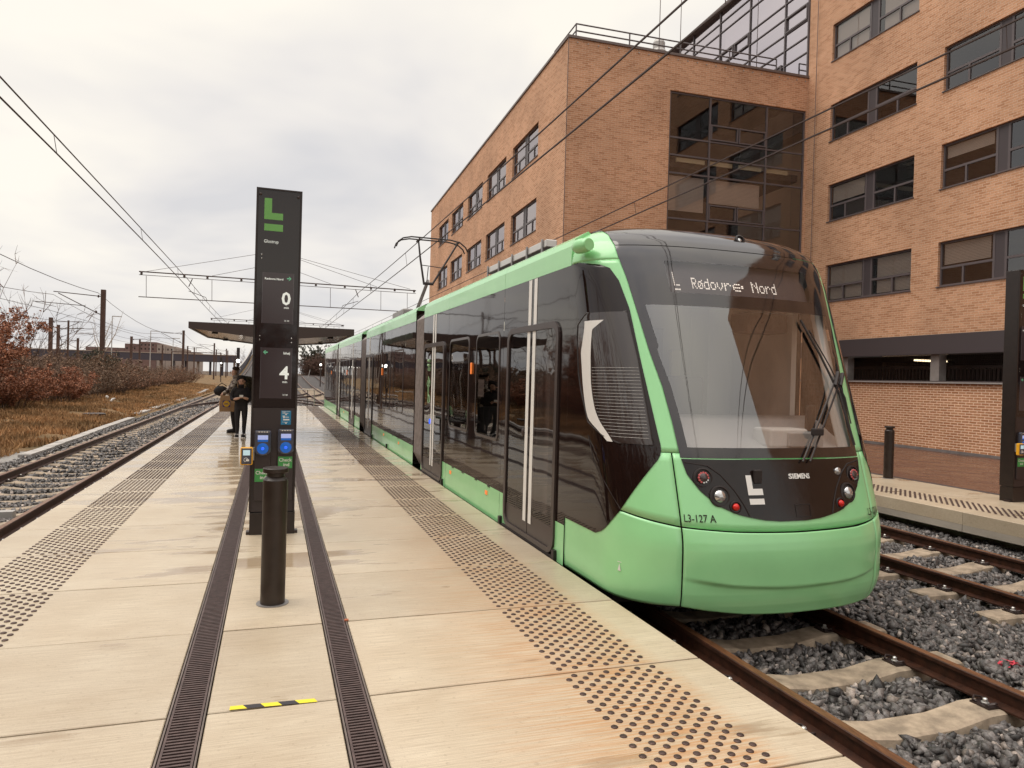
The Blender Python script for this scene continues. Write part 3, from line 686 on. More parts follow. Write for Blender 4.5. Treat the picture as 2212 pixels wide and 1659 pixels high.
# ------------------------------------------------------------------ brick building (local frame: x=0 is the long wing wall, y=0 the front wall of the lower block)
KB = 1.12
def bz(z): return 1.12 * z - .206
WL = 10.08; HB = bz(12.58)
bld = thing('brick_building', 'large orange brick office building with grey framed windows behind the tram', 'building', (19.73, 23.03, 0), -.04)
Pw = lambda l, z, d=0: (d, -l, z)
Pl = lambda l, z, d=0: (-WL + d, l, z)
Pf = lambda l, z, d=0: (-l, d, z)
def hwall(P, L0, L1, Z0, Z1, holes, m, name='wall', depth=.22, uo=0):
    ls = sorted({L0, L1} | {h[0] for h in holes} | {h[1] for h in holes}); zs = sorted({Z0, Z1} | {h[2] for h in holes} | {h[3] for h in holes})
    b = MB(); UV = lambda l, z: (l + uo, z)
    for i in range(len(ls) - 1):
        for j in range(len(zs) - 1):
            lc, zc = (ls[i] + ls[i + 1]) / 2, (zs[j] + zs[j + 1]) / 2
            if any(h[0] < lc < h[1] and h[2] < zc < h[3] for h in holes): continue
            q = ((ls[i], zs[j]), (ls[i + 1], zs[j]), (ls[i + 1], zs[j + 1]), (ls[i], zs[j + 1]))
            b.face([P(l, z) for l, z in q], 0, [UV(l, z) for l, z in q])
    for l0, l1, z0, z1 in holes:
        for (a, c) in (((l0, z0), (l1, z0)), ((l1, z0), (l1, z1)), ((l1, z1), (l0, z1)), ((l0, z1), (l0, z0))):
            dd = depth
            uv = [(a[0] + uo, a[1]), (c[0] + uo, c[1]), (c[0] + uo + (dd if a[0] == c[0] else 0), c[1] + (dd if a[1] == c[1] else 0)), (a[0] + uo + (dd if a[0] == c[0] else 0), a[1] + (dd if a[1] == c[1] else 0))]
            b.face([P(*a), P(*c), P(c[0], c[1], dd), P(a[0], a[1], dd)], 0, uv)
    return b.obj(name, m, bld, fix=False)
# window prototype, built along +l, frame flush .10 inside the reveal; the same for every opening of one size
def win_parts(W_, H_):
    """frame bars (l0,l1,z0,z1) and panes of the office windows: two casements with a narrow panel between"""
    f = .055; bars = []; panes = []
    bars += [(0, W_, 0, f), (0, W_, H_ - f, H_), (0, f, f, H_ - f), (W_ - f, W_, f, H_ - f)]
    a, c = .455 * W_, .545 * W_
    bars += [(a - .04, a + .03, f, H_ - f), (c - .03, c + .04, f, H_ - f)]
    t = H_ * .42
    bars += [(f, a - .04, t - .035, t + .035), (c + .04, W_ - f, t - .035, t + .035)]
    v1 = f + (a - f) * .43; v2 = c + (W_ - c) * .52
    bars += [(v1 - .03, v1 + .03, f, t - .035), (v2 - .03, v2 + .03, f, t - .035)]
    panes = [(f, a - .04, t + .035, H_ - f), (f, v1 - .03, f, t - .035), (v1 + .03, a - .04, f, t - .035), (c + .04, W_ - f, t + .035, H_ - f), (c + .04, v2 - .03, f, t - .035), (v2 + .03, W_ - f, f, t - .035)]
    mid = (a + .03, c - .03, f, H_ - f)
    return bars, panes, mid
_WC = {}
def flat_pane(P, p, W_, flip, m):
    a, c, z, w = p
    if flip: a, c = W_ - c, W_ - a
    o0 = Vector(P(0, 0, 0)); ex = Vector(P(1, 0, 0)) - o0; ed = Vector(P(0, 0, 1)) - o0; b = MB(); z_ = Vector((0, 0, 1))
    b.face([ex * a + ed * .12 + z_ * z, ex * c + ed * .12 + z_ * z, ex * c + ed * .12 + z_ * w, ex * a + ed * .12 + z_ * w]); return b.mesh('pane', m, fix=False)
def window(P, l0, z0, W_, H_, flip=False, blind=0, light=False, room='room_dark'):
    """P maps (l,z,d); flip mirrors the layout along l"""
    key = (id(P), round(W_, 2), round(H_, 2), flip)
    o0 = Vector(P(0, 0, 0)); ex = Vector(P(1, 0, 0)) - o0; ed = Vector(P(0, 0, 1)) - o0
    def bxm(bars, d0, d1, mm):
        b = MB()
        for (a, c, z, w) in bars:
            if flip: a, c = W_ - c, W_ - a
            pts = [Vector((0, 0, 0)) + ex * a, ex * c]
            for_ = []
            p = [ex * a + ed * d0, ex * c + ed * d0, ex * c + ed * d1, ex * a + ed * d1]
            n = len(b.v); b.v += [(q.x, q.y, z) for q in p] + [(q.x, q.y, w) for q in p]
            for q in ((3, 2, 1, 0), (4, 5, 6, 7), (0, 1, 5, 4), (1, 2, 6, 5), (2, 3, 7, 6), (3, 0, 4, 7)): b.f.append(tuple(n + i for i in q)); b.mi.append(0); b.uv.append(None)
        return b.mesh('frame', mm)
    if key not in _WC:
        bars, panes, mid = win_parts(W_, H_)
        fm = bxm(bars, .09, .16, M['frame_grey']); pm = [flat_pane(P, p, W_, flip, M['facade_glass' if P is Pl else 'win_glass']) for p in panes]
        mm = bxm([mid], .10, .15, M['band']); sl = bxm([(-.03, W_ + .03, -.03, -.002)], -.035, .09, M['frame_grey'])
        _WC[key] = (fm, pm, mm, sl)
    fm, pm, mm, sl = _WC[key]
    base = P(l0, z0, 0)
    w = link('window', fm, bld, base)
    for p in pm: link('pane', p, w)
    link('panel', mm, w); link('sill', sl, w)
    rb = MB()      # room behind: side walls, ceiling, back wall
    R = lambda l, z, d: tuple(Vector((ex * l + ed * d).to_tuple()) + Vector((0, 0, z)))
    D = 2.6; a, c, zz0, zz1 = -.3, W_ + .3, -.7, H_ + .25
    rb.face([R(a, zz0, D), R(c, zz0, D), R(c, zz1, D), R(a, zz1, D)], 0)
    rb.face([R(a, zz1, .24), R(c, zz1, .24), R(c, zz1, D), R(a, zz1, D)], 1)
    rb.face([R(a, zz0, .24), R(c, zz0, .24), R(c, zz0, D), R(a, zz0, D)], 0)
    for l in (a, c): rb.face([R(l, zz0, .24), R(l, zz0, D), R(l, zz1, D), R(l, zz1, .24)], 1)
    rb.obj('room', [M[room], M['room_mid']], w, fix=False)
    if light:
        lb = MB(); lb.box(0, 0, 0, 0, 0, 0); lb = MB(); q = [R(W_ * .62, H_ + .2, 1.0), R(W_ * .8, H_ + .2, 1.0), R(W_ * .8, H_ + .2, 1.25), R(W_ * .62, H_ + .2, 1.25)]; lb.face(q); lb.obj('ceiling_panel', M['blind'], w, fix=False)
    if blind:
        side, frac = blind; bars, panes, mid = win_parts(W_, H_)
        for s in ([0] if side == 1 else [1] if side == 2 else [0, 1]):
            a, c = (.06, .41 * W_) if s == 0 else (.59 * W_, W_ - .06)
            if flip: a, c = W_ - c, W_ - a
            n = int(H_ * frac / .045); bb = MB()
            for k in range(n):
                z = H_ - .07 - k * .045
                bb.face([R(a, z, .19), R(c, z, .19), R(c, z - .036, .205), R(a, z - .036, .205)])
            bb.obj('blind', M['blind'], w, fix=False)
    return w
# wing facade
rows_w = [(bz(4.60), bz(5.83)), (bz(7.30), bz(8.53)), (bz(10.0), bz(11.22)), (bz(12.69), bz(13.92)), (bz(15.4), bz(16.6))]
cols_w = [(1.30, 5.25), (6.27, 10.22), (11.24, 15.19), (16.2, 20.15)]
hw = [(l0, l1, z0, z1) for z0, z1 in rows_w for l0, l1 in cols_w]
ZB1, ZB0, ZO1, ZO0 = bz(3.27), bz(2.73), bz(2.73), bz(1.99)
hw.append((0.25, 33.5, ZO0, ZB1 - .05))
hwall(Pw, 0, 34, ZO0 + .001, bz(18.0), hw, M['brick'], uo=.0)
hwall(Pw, 0, 34, bz(.12), ZO0 - .06, [], M['brick_lower'], uo=.1)
wl = {(0, 0): dict(blind=(0, .9), ), (0, 1): dict(blind=(1, .46)), (1, 0): dict(blind=(1, .45), light=True), (1, 1): dict(blind=(1, .28)), (2, 0): dict(room='room_dark'), (2, 1): dict(room='room_mid'), (3, 0): dict(blind=(0, .95)), (3, 1): dict(room='room_mid')}
for r, (z0, z1) in enumerate(rows_w):
    for c_, (l0, l1) in enumerate(cols_w):
        window(Pw, l0, z0, l1 - l0, z1 - z0, **wl.get((r, c_), dict(blind=random.choice([0, (1, .4), (2, .5)]))))
MB().box(-.16, .05, -33.6, -.02, ZB0, ZB1).obj('cladding_band', M['band'], bld)
b = MB(); b.box(-.10, .20, -33.6, -.02, ZO0 - .075, ZO0); b.obj('ledge', M['frame_grey'], bld)
b = MB(); b.box(-.105, -.10, -33.6, -.02, ZO0 - .07, ZO0 - .035); b.obj('ledge_trim', M['galv'], bld)
MB().box(-.03, .12, -33.9, -.02, -.35, bz(.12)).obj('plinth', M['plinth'], bld)
for l in (1.05, 4.9, 8.75, 12.6, 16.4, 20.3):
    y = -l - 1.36
    MB().box(.02, .30, y - .16, y + .16, ZO0 + .001, ZB0 - .001).obj('concrete_column', M['column'], bld)
# open garage level behind the mesh
gb = MB(); X1 = 7.5
gb.face([(X1, -33, -.2), (X1, 0, -.2), (X1, 0, ZB1), (X1, -33, ZB1)], 0); gb.face([(.3, -33, ZB0 - .02), (.3, 0, ZB0 - .02), (X1, 0, ZB0 - .02), (X1, -33, ZB0 - .02)], 0)
gb.face([(.3, -33, -.15), (.3, 0, -.15), (X1, 0, -.15), (X1, -33, -.15)], 0); gb.face([(.3, 0, -.2), (X1, 0, -.2), (X1, 0, ZB1), (.3, 0, ZB1)], 0)
gb.obj('garage_interior', M['room_mid'], bld, fix=False)
for l_ in (3.4, 7.4, 11.2): MB().box(2.2, 3.6, -l_ - .06, -l_ + .06, ZB0 - .09, ZB0 - .03).obj('garage_fill_lamp', mat('garage_fill_lamp', (.9, .8, .6), .5, emit=(1, .78, .48), es=2.0), bld)  # row of ceiling lamps added to brighten the otherwise unlit garage interior
hwall(lambda l, z, d=0: (5.2 + d, -l, z), 6.2, 8.6, 0, ZB0 - .05, [], M['brick_lower'], name='garage_pier')
for l in (2.2, 4.6, 10.3, 12.4, 15): MB().box(5.0, 5.2, -l - .12, -l + .12, -.1, ZB0 - .03).obj('garage_post', M['column'], bld)
MB().box(4.9, 5.0, -33, -.1, ZB0 - .30, ZB0 - .22).obj('garage_beam', M['column'], bld)
wm = MB()
for k in range(15): wm.box(.34, .346, -33, -.3, ZO0 + .03 + k * .056, ZO0 + .036 + k * .056)
wm.obj('mesh_wire', M['steel_dark'], bld)
wm = MB(); y = -.4
while y > -20: wm.box(.35, .356, y, y + .006, ZO0, ZB0); y -= .06
tag(wm.obj('mesh_strands', M['steel_dark'], bld, fix=False), kind='stuff')
wm = MB(); wm.box(.9, .95, -20, -.3, ZO0 + .42, ZO0 + .50)
wm.obj('guard_rail', M['steel_dark'], bld)
wm = MB(); y = -.4
while y > -20: wm.box(.9, .93, y, y + .045, ZO0 - .3, ZO0 + .42); y -= .14
tag(wm.obj('guard_bars', M['steel_dark'], bld, fix=False), kind='stuff')
# left facade (parallel to the track)
rows_l = [(bz(7.05), bz(8.22)), (bz(9.72), bz(10.92)), (bz(4.4), bz(5.6))]
cols_l = [((s - 20.85) * KB, (s + w - 20.85) * KB) for s, w in ((23.75, 3.25), (27.95, 3.15), (31.98, 3.1), (36.2, 3.0), (40.2, 3.0))]
hl = [(l0, l1, z0, z1) for z0, z1 in rows_l for l0, l1 in cols_l]
hwall(Pl, 0, 28.4, -.3, HB, hl, M['brick'], uo=3.1)
for r, (z0, z1) in enumerate(rows_l):
    for c_, (l0, l1) in enumerate(cols_l): window(Pl, l0, z0, l1 - l0, z1 - z0, flip=True, blind=0)
# front wall with the tall stair glazing
gx0, gx1, gz0, gz1 = .06, 6.03, bz(3.2), bz(11.43)
hwall(Pf, 0, WL, -.3, HB, [(gx0, gx1, gz0, gz1)], M['brick'], uo=.6, depth=.16)
fr = MB()
def fbar(x0, x1, z0, z1, d0=.05, d1=.12): fr.box(-x1, -x0, d0, d1, z0, z1)
vx = [gx0 + .03, 1.80, 4.29, gx1 - .03]; hz = [gz0 + .03, bz(4.5), bz(5.4), bz(6.3), bz(7.23), bz(8.74), bz(9.34), bz(9.92), gz1 - .04]
for x in vx: fbar(x - .035, x + .035, gz0, gz1)
for z in hz: fbar(gx0 + .066, 1.80 - .036, z - .03, z + .03, .055, .115); fbar(1.836, 4.254, z - .03, z + .03, .055, .115); fbar(4.326, gx1 - .066, z - .03, z + .03, .055, .115)
def casement(x0, x1, z0, z1):
    t = .05; fbar(x0, x1, z0, z0 + t, .03, .10); fbar(x0, x1, z1 - t, z1, .03, .10); fbar(x0, x0 + t, z0 + t, z1 - t, .03, .10); fbar(x1 - t, x1, z0 + t, z1 - t, .03, .10)
for z0, z1 in ((bz(9.95) + .03, bz(10.50)), (bz(7.26) + .03, bz(7.80)), (bz(4.55), bz(5.1))):
    casement(1.84, 3.03, z0, z1); casement(3.07, 4.25, z0, z1)
sw = fr.obj('stair_window', M['frame_grey'], bld)
for i in range(3):
    for j in range(len(hz) - 1):
        pb_ = MB(); xa_, xb_, za_, zb_ = -vx[i + 1] + .03, -vx[i] - .03, hz[j] + .028, hz[j + 1] - .028; pb_.face([(xa_, .085, za_), (xb_, .085, za_), (xb_, .085, zb_), (xa_, .085, zb_)]); pb_.obj('pane', M['win_glass'], sw, fix=False)
ri = MB()
ri.face([(-9.6, 4.5, 0), (0, 4.5, 0), (0, 4.5, HB - .3), (-9.6, 4.5, HB - .3)], 0); ri.face([(-6.5, .2, 0), (-6.5, 4.5, 0), (-6.5, 4.5, HB - .3), (-6.5, .2, HB - .3)], 1)
for z in (bz(3.4), bz(6.4), bz(9.1), bz(11.9)): ri.box(-6.5, -.15, .3, 4.5, z - .12, z + .14, 0)
ri.obj('stair_interior', [M['room_dark'], M['room_mid']], bld, fix=False)
for x0, x1 in ((.7, 1.7), (1.9, 2.9), (3.2, 4.2), (4.4, 5.6)): MB().box(-x1, -x0, .18, .25, bz(9.16), bz(9.30)).obj('light_ledge', M['cove'], bld)
for x0, x1, z0, z1 in ((1.95, 4.2, bz(7.85), bz(8.68)), (4.4, 5.9, bz(7.5), bz(8.68))):
    bb = MB(); n = int((z1 - z0) / .05)
    for k in range(n): z = z1 - k * .05; bb.face([(-x1, .2, z), (-x0, .2, z), (-x0, .215, z - .04), (-x1, .215, z - .04)])
    bb.obj('blind', M['blind'], bld, fix=False)
# roof, coping
MB().box(-WL + .1, 0.0, .1, 28.3, HB - .3, HB - .12).obj('flat_roof', M['flash'], bld)
cp = MB(); cp.box(-WL - .05, .0, -.05, .25, HB, HB + .09); cp.box(-WL - .05, -WL + .25, .25, 28.5, HB, HB + .09); cp.obj('roof_coping', M['flash'], bld)
MB().box(-WL + .02, 0, 28.38, 28.42, -.3, HB).obj('end_wall', M['brick'], bld)
# lightning conductors up the corners, small roof-edge clips
for (x, y, z1) in ((-WL - .02, -.02, HB), (-.08, -.55, bz(17.9))):
    MB().tube([(x, y, .2), (x, y, z1)], .012, 6).obj('conductor', M['flash'], bld)
cl = MB()
for k in range(25): cl.box(-WL + .3 + k * .4, -WL + .335 + k * .4, -.05, -.02, HB - .16, HB - .12)
cl.obj('edge_clips', M['galv'], bld); cl = bpy.data.objects[-1] if False else None
# railing on the roof
rl = MB(); ry = 1.3; rz = HB + .22
for z in (rz + 1.0, rz + .74): rl.tube([(-WL + .75, ry, z), (-.55, ry, z)], .028, 6); rl.tube([(-WL + .75, ry, z), (-WL + .75, ry + 2.4, z)], .028, 6)
for k in range(5): x = -WL + .75 + k * (WL - 1.3) / 4; rl.tube([(x, ry, HB - .1), (x, ry, rz + 1.0)], .028, 6)
rl.obj('roof_railing', M['frame_grey'], bld)
v = MB().lathe([(.17, 0), (.17, 1.7), (.30, 1.85), (.34, 2.2), (.26, 2.32), (.26, 2.6), (.18, 2.75)], 20, (-4.55, 3.9, HB - .2)).obj('roof_vent', M['galv'], bld, smooth=False)
for x, y, h in ((-4.9, 3.2, 5.6), (-2.1, 6.5, 9.6)): MB().tube([(x, y, HB - .1), (x, y, HB + h)], [.022, .012], 6).obj('lightning_rod', M['flash'], bld)
# glazed storey set back above the lower block (same line as the wing wall)
tz0, tz1 = HB - .1, bz(17.67); tl = 24.0; tw = MB()
ty = [0.06] + [(y - 20.56) * KB for y in (21.90, 24.12, 26.29, 28.47)] + [(28.47 - 20.56) * KB + 2.45 * i for i in range(1, 7)]
tzs = [bz(13.55), bz(14.12), bz(14.70), bz(15.32), bz(15.85), bz(16.76), bz(17.2)]
def tbar(y0, y1, z0, z1, d0=-.05, d1=.05): tw.box(d0, d1, y0, y1, z0, z1)
for y in ty: tbar(y - .03, y + .03, tz0, tz1)
for i in range(len(ty) - 1):
    for j, z in enumerate(tzs):
        if i % 2 == 0 and j == 3: continue
        tbar(ty[i] + .031, ty[i + 1] - .031, z - .022, z + .022, -.045, .045)
for (i, z0, z1, f0, f1) in ((0, tzs[2], tzs[3], .0, 1), (2, tzs[3], tzs[4], .0, .48), (2, tzs[3], tzs[4], .52, 1), (1, tz0, tzs[0] + .15, .05, .42)):
    a = ty[i] + .04 + (ty[i + 1] - ty[i] - .08) * f0; c = ty[i] + .04 + (ty[i + 1] - ty[i] - .08) * f1; t = .06
    for q in ((a, c, z0 + .024, z0 + .024 + t), (a, c, z1 - .024 - t, z1 - .024), (a, a + t, z0 + .09, z1 - .09), (c - t, c, z0 + .09, z1 - .09)): tbar(*q, -.075, .06)
gt = tw.obj('glazed_front', M['frame_grey'], bld)
for i in range(len(ty) - 1):
    zz = [tz0] + tzs + [tz1]
    for j in range(len(zz) - 1): pb_ = MB(); pb_.face([(0, ty[i] + .03, zz[j] + .02), (0, ty[i + 1] - .03, zz[j] + .02), (0, ty[i + 1] - .03, zz[j + 1] - .02), (0, ty[i] + .03, zz[j + 1] - .02)]); pb_.obj('pane', M['tower_glass'], gt, fix=False)
ti = MB(); ti.face([(3.5, .1, tz0), (3.5, 24, tz0), (3.5, 24, tz1), (3.5, .1, tz1)], 0); ti.face([(.1, .1, tz1 - .1), (3.5, .1, tz1 - .1), (3.5, 24, tz1 - .1), (.1, 24, tz1 - .1)], 1)
ti.obj('upper_room', [M['room_mid'], M['interior']], bld, fix=False)
for y0, y1, z0, z1 in ((1.75, 3.7, tzs[3], tzs[6]), (4.2, 6.2, tzs[4], tzs[6]), (.3, 1.2, tzs[4], tz1), (6.7, 8.6, tzs[3], tzs[5]), (9.2, 11, tzs[2], tzs[5]), (2.6, 3.8, tz0, tzs[1]), (4.8, 6.2, tz0, tzs[1])):
    MB().box(.14, .16, y0, y1, z0, z1).obj('roller_blind', M['interior_light'], bld)
MB().box(-.25, 4, .02, 24.2, tz1, tz1 + .12).obj('upper_roof', M['flash'], bld)
MB().box(4.0, 10, 0, 26, -.3, tz1).obj('rear_block', M['brick'], bld)

# ------------------------------------------------------------------ overhead line of the tram
def thing_tube(name, label, cat, pts, r, m, n=5, group=None):
    return tag(MB().tube(pts, r, n).obj(name, m), label, cat, group)
def catenary(label, x, y0, y1, supports, zc=5.28, zm=6.15, r=.015, rise=rise):
    t = thing('overhead_line', label, 'overhead wire', (x, 0, 0))
    sup = supports; cont = []; mess = []
    for a, b_ in zip(sup, sup[1:]):
        for k in range(13):
            u = k / 12; y = a + (b_ - a) * u
            if k == 12 and b_ != sup[-1]: continue
            cont.append((0.12 * math.sin(y * .08), y, zc + rise(y))); mess.append((0.12 * math.sin(y * .08) * .5, y, zm - (zm - zc - .28) * 4 * u * (1 - u) * .55 + rise(y)))
    MB().tube(cont, r, 5).obj('contact_wire', M['wire'], t); MB().tube(mess, r * .9, 5).obj('carrier_wire', M['wire'], t)
    for i in range(1, len(cont) - 1, 2):
        if abs(mess[i][2] - cont[i][2]) > .1: MB().tube([cont[i], mess[i]], .006, 4).obj('dropper', M['wire'], t)
    return t
GY = 36.5
catenary('overhead wires above the tram', 3.98, -14, 146, [-16, GY, 66, 96, 126, 146], 5.36, 5.86, rise=riser)
catenary('overhead wires above the left track', -3.85, -14, 146, [-16, GY, 66, 96, 126, 146], 5.50, 5.90)
catenary('overhead wires above the empty right track by the brick building', 7.7, -14, 146, [-16, GY, 66, 96, 126, 146], 5.58, 5.86, rise=riser)
def gantry(y, label, xl=-5.9, xr=6.95):
    dz = rise(y); g = thing('catenary_gantry', label, 'gantry', (0, y, dz))
    MB().tube([(0, 0, -.4), (0, 0, 8.9)], [.14, .09], 10).obj('mast', M['mast'], g)
    MB().tube([(xl, 0, 6.18), (xr, 0, 6.14)], .030, 6).obj('cross_tube', M['wire'], g); MB().tube([(xl, 0, 6.03), (xr, 0, 5.99)], .014, 5).obj('cross_wire', M['wire'], g)
    MB().tube([(xl, 0, 5.02), (xr - .5, 0, 5.03)], .022, 6).obj('lower_wire', M['wire'], g)
    for x in (xl + .1, xl + 1.9, xl + 2.9, xl + 4.4, -.5, .7, 1.9, 3.3, 4.6, 5.8, xr - .1): MB().lathe([(.03, -.07), (.065, -.04), (.04, 0), (.065, .04), (.03, .07)], 8, (x, 0, 6.11)).obj('insulator', M['wire'], g)
    for x in (xl + .3, xl + 3.1, 2.6, 5.1, xr - .45): MB().tube([(x, 0, 6.0), (x + .02, 0, 5.04)], .012, 5).obj('drop_rod', M['wire'], g)
    for x, tx in ((xl + .3, 0), (xl + 3.1, 0), (2.6, 0), (4.9, 0), (xr - .3, 0)): MB().tube([(x, 0, 6.2), (tx, 0, 7.6 if abs(x) > 3 else 7.0)], .010, 5).obj('stay', M['wire'], g)
    for x, s in ((-3.85, 1), (3.98, -1)):
        MB().tube([(x, 0, 5.42), (x + s * .75, 0, 5.16), (x + s * .8, 0, 5.04)], .014, 5).obj('registration_arm', M['wire'], g)
        MB().tube([(x + s * .15, 0, 6.0), (x + s * .0, 0, 5.62)], .022, 5).obj('suspension', M['wire'], g)
    return g
gantry(GY, 'nearest overhead line gantry with its mast behind the station sign', -5.95, 6.9)
gantry(66, 'middle overhead line gantry beyond the shelter roof', -5.2, 6.0)
gantry(96, 'farthest overhead line gantry on the rising track', -5.2, 6.0)

# ------------------------------------------------------------------ tram
XC=3.945
def itp(t,z):
    if z<=t[0][0]: return t[0][1]
    for (a,b),(c,d) in zip(t,t[1:]):
        if z<=c:
            f=(z-a)/(c-a); return b+(d-b)*f
    return t[-1][1]
def smooth(t,z,h=.06):
    return (itp(t,z-h)+2*itp(t,z)+itp(t,z+h))/4
TY=[(-.12,4.66),(.0,4.60),(.1,4.575),(.5,4.58),(.7,4.63),(1.1,4.76),(1.7,4.99),(2.3,5.22),(2.65,5.36),(2.9,5.48),(3.05,5.60),(3.15,5.80),(3.22,6.05),(3.27,6.5)]
TW=[(-.12,1.29),(.0,1.315),(.1,1.325),(2.85,1.325),(3.0,1.29),(3.1,1.2),(3.18,1.05),(3.24,.85),(3.28,.5)]
TD=[(-.12,.8),(.7,.8),(2.9,.7)]
def S(u,z,off=0.0):
    yc=smooth(TY,z);w=smooth(TW,z,.03);D=itp(TD,z);n=2.6
    def P(u,z):
        yc=smooth(TY,z);w=smooth(TW,z,.03);D=itp(TD,z);ys=yc+D;s=1 if u>=0 else -1;a=abs(u)
        if a<=1:
            t=a*math.pi/2
            return (XC+s*w*math.sin(t)**(2/n), ys-D*math.cos(t)**(2/n), z)
        return (XC+s*w, ys+(a-1)*(6.45-ys), z)
    p=P(u,z)
    if off==0: return p
    e=1e-3
    a=P(u+e,z);b=P(u-e,z);c=P(u,z+e);d=P(u,z-e)
    du=[a[i]-b[i] for i in range(3)];dz=[c[i]-d[i] for i in range(3)]
    nx=du[1]*dz[2]-du[2]*dz[1];ny=du[2]*dz[0]-du[0]*dz[2];nz=du[0]*dz[1]-du[1]*dz[0]
    l=math.sqrt(nx*nx+ny*ny+nz*nz) or 1
    if nx*(p[0]-XC)+ny*(p[1]-7)+nz*(p[2]-1.2)<0: l=-l
    return (p[0]+nx/l*off,p[1]+ny/l*off,p[2]+nz/l*off)
M['lamp_dark'] = mat('dark_lamp_glass', (.05, .03, .03), .1, spec=.8)
M['red_dim'] = mat('pink_diode', (.55, .10, .10), .25)
tram = thing('tram', 'light green and black low floor tram standing at the platform', 'tram', (0, 0, 0))
XS = 2.62; XR = 5.27
def ip(pts):
    pts = sorted(pts, key=lambda p: p[0])
    def f(z): return itp(pts, z)
    return f
def patch(fl, fr, z0, z1, nz, nu, off, name, m, parent=tram, thick=0.0, smooth=True):
    """curved panel on the nose surface between u=fl(z) and u=fr(z)"""
    V = []; F = []
    for j in range(nz + 1):
        z = z0 + (z1 - z0) * j / nz; a, b_ = fl(z), fr(z)
        for i in range(nu + 1): V.append(S(a + (b_ - a) * i / nu, z, off))
    n = nu + 1
    for j in range(nz):
        for i in range(nu): F.append((j * n + i, j * n + i + 1, (j + 1) * n + i + 1, (j + 1) * n + i))
    me = bpy.data.meshes.new(name); me.from_pydata(V, [], F); me.materials.append(m)
    if smooth: me.polygons.foreach_set('use_smooth', [True] * len(me.polygons))
    o = link(name, me, parent)
    if thick:
        s = o.modifiers.new('thick', 'SOLIDIFY'); s.thickness = thick; s.offset = 1
    return o
C_ = lambda v: (lambda z: v)
# outline functions, u as a function of z, measured on the nose
fPL = ip([(1.12, -.40), (1.18, -.40), (1.41, -.41), (1.69, -.43), (1.98, -.47), (2.32, -.505), (2.61, -.535), (2.94, -.58), (3.06, -.625), (3.2, -.70)])
fPR = lambda z: -fPL(z)
ZW0, ZD = 1.135, 2.93
# black side glass outline (front edge) and its rear edge at the panel seam u=-1.76 (y about 6.1)
fCab = ip([(.44, -1.07), (.48, -.985), (.69, -.805), (1.13, -.505), (1.2, -.49), (1.91, -.53), (2.35, -.55), (2.60, -.59), (2.72, -.64), (2.78, -.76), (2.795, -.90)])
def UE(z, y=6.132):
    D = itp(TD, z); ys = smooth(TY, z) + D
    if ys < y: return 1 + (y - ys) / (6.45 - ys)
    return 2 / math.pi * math.acos(min(1, ((ys - y) / D) ** 1.3))
# green skin: skirt ring all round below the belt, with its seams as real gaps
def ring(z0, z1, u0, u1, nz, nu, name='nose_panel', off=0.0, m='green'):
    return patch(C_(u0), C_(u1), z0, z1, nz, nu, off, name, M[m], thick=-.02)
sg = .004
SM = ip([(-2, .685), (-1.2, .70), (-.8, .69), (-.44, .615), (-.2, .585), (0, .572), (.25, .585), (.44, .61), (.8, .69), (2, .70)])
ZBOT = lambda u: itp([(-2, -.02), (-1, -.005), (-.6, .0), (-.44, .005), (-.3, -.035), (-.15, -.07), (0, -.09), (.25, -.092), (.5, -.07), (.8, -.035), (2, -.02)], u)
def ring_seam(below, u0, u1, nu, zo, nz):
    V = []; F = []
    for j in range(nz + 1):
        for i in range(nu + 1):
            zo_ = zo
            e0, e1 = (-UE(zo) if u0 < -1 else u0), (UE(zo) if u1 > 1 else u1)
            u = e0 + (e1 - e0) * i / nu; zs = SM(u); t = j / nz
            if below: zo_ = ZBOT(u)
            z = (zo_ + (zs - sg * 1.5 - zo_) * t) if below else (zs + sg * 1.5 + (zo - zs - sg) * t)
            off = 0.0
            if below:
                # bumper lip: fuller just under the seam and a crease lower down
                cz = ip([(-2, .30), (-.43, .21), (-.2, .155), (0, .125), (.2, .14), (.43, .19), (2, .3)])(u)
                off = .016 * math.exp(-((z - zs + .20) / .17) ** 2) * max(0, 1 - (abs(u) / .72) ** 2)
                if abs(u) < .44: k = min(1, (.44 - abs(u)) / .16); off += k * (.032 * max(0, min(1, (z - cz) / .03)) - .008)
            elif abs(u) < .3: off = 0
            V.append(S(u, z, off))
    n = nu + 1
    for j in range(nz):
        for i in range(nu): F.append((j * n + i, j * n + i + 1, (j + 1) * n + i + 1, (j + 1) * n + i))
    me = bpy.data.meshes.new('bumper_panel'); me.from_pydata(V, [], F); me.materials.append(M['green']); me.polygons.foreach_set('use_smooth', [True] * len(F))
    o = link('bumper_panel' if below else 'belt_panel', me, tram); s = o.modifiers.new('thick', 'SOLIDIFY'); s.thickness = -.02; s.offset = 1
    return o
VS = .44
ring_seam(True, -VS + sg, VS - sg, 60, -.075, 60)
ring_seam(False, -VS + sg, VS - sg, 60, 1.165, 10)
for s in (-1, 1):
    a, b_ = sorted((s * (VS + sg), s * 1.93))
    ring_seam(True, a, b_, 40, -.02, 30); ring_seam(False, a, b_, 40, 1.165, 8)
# dark backing behind the gaps
patch(C_(-1.93), C_(1.93), -.03, 1.17, 10, 80, -.03, 'gap_backing', M['under'])
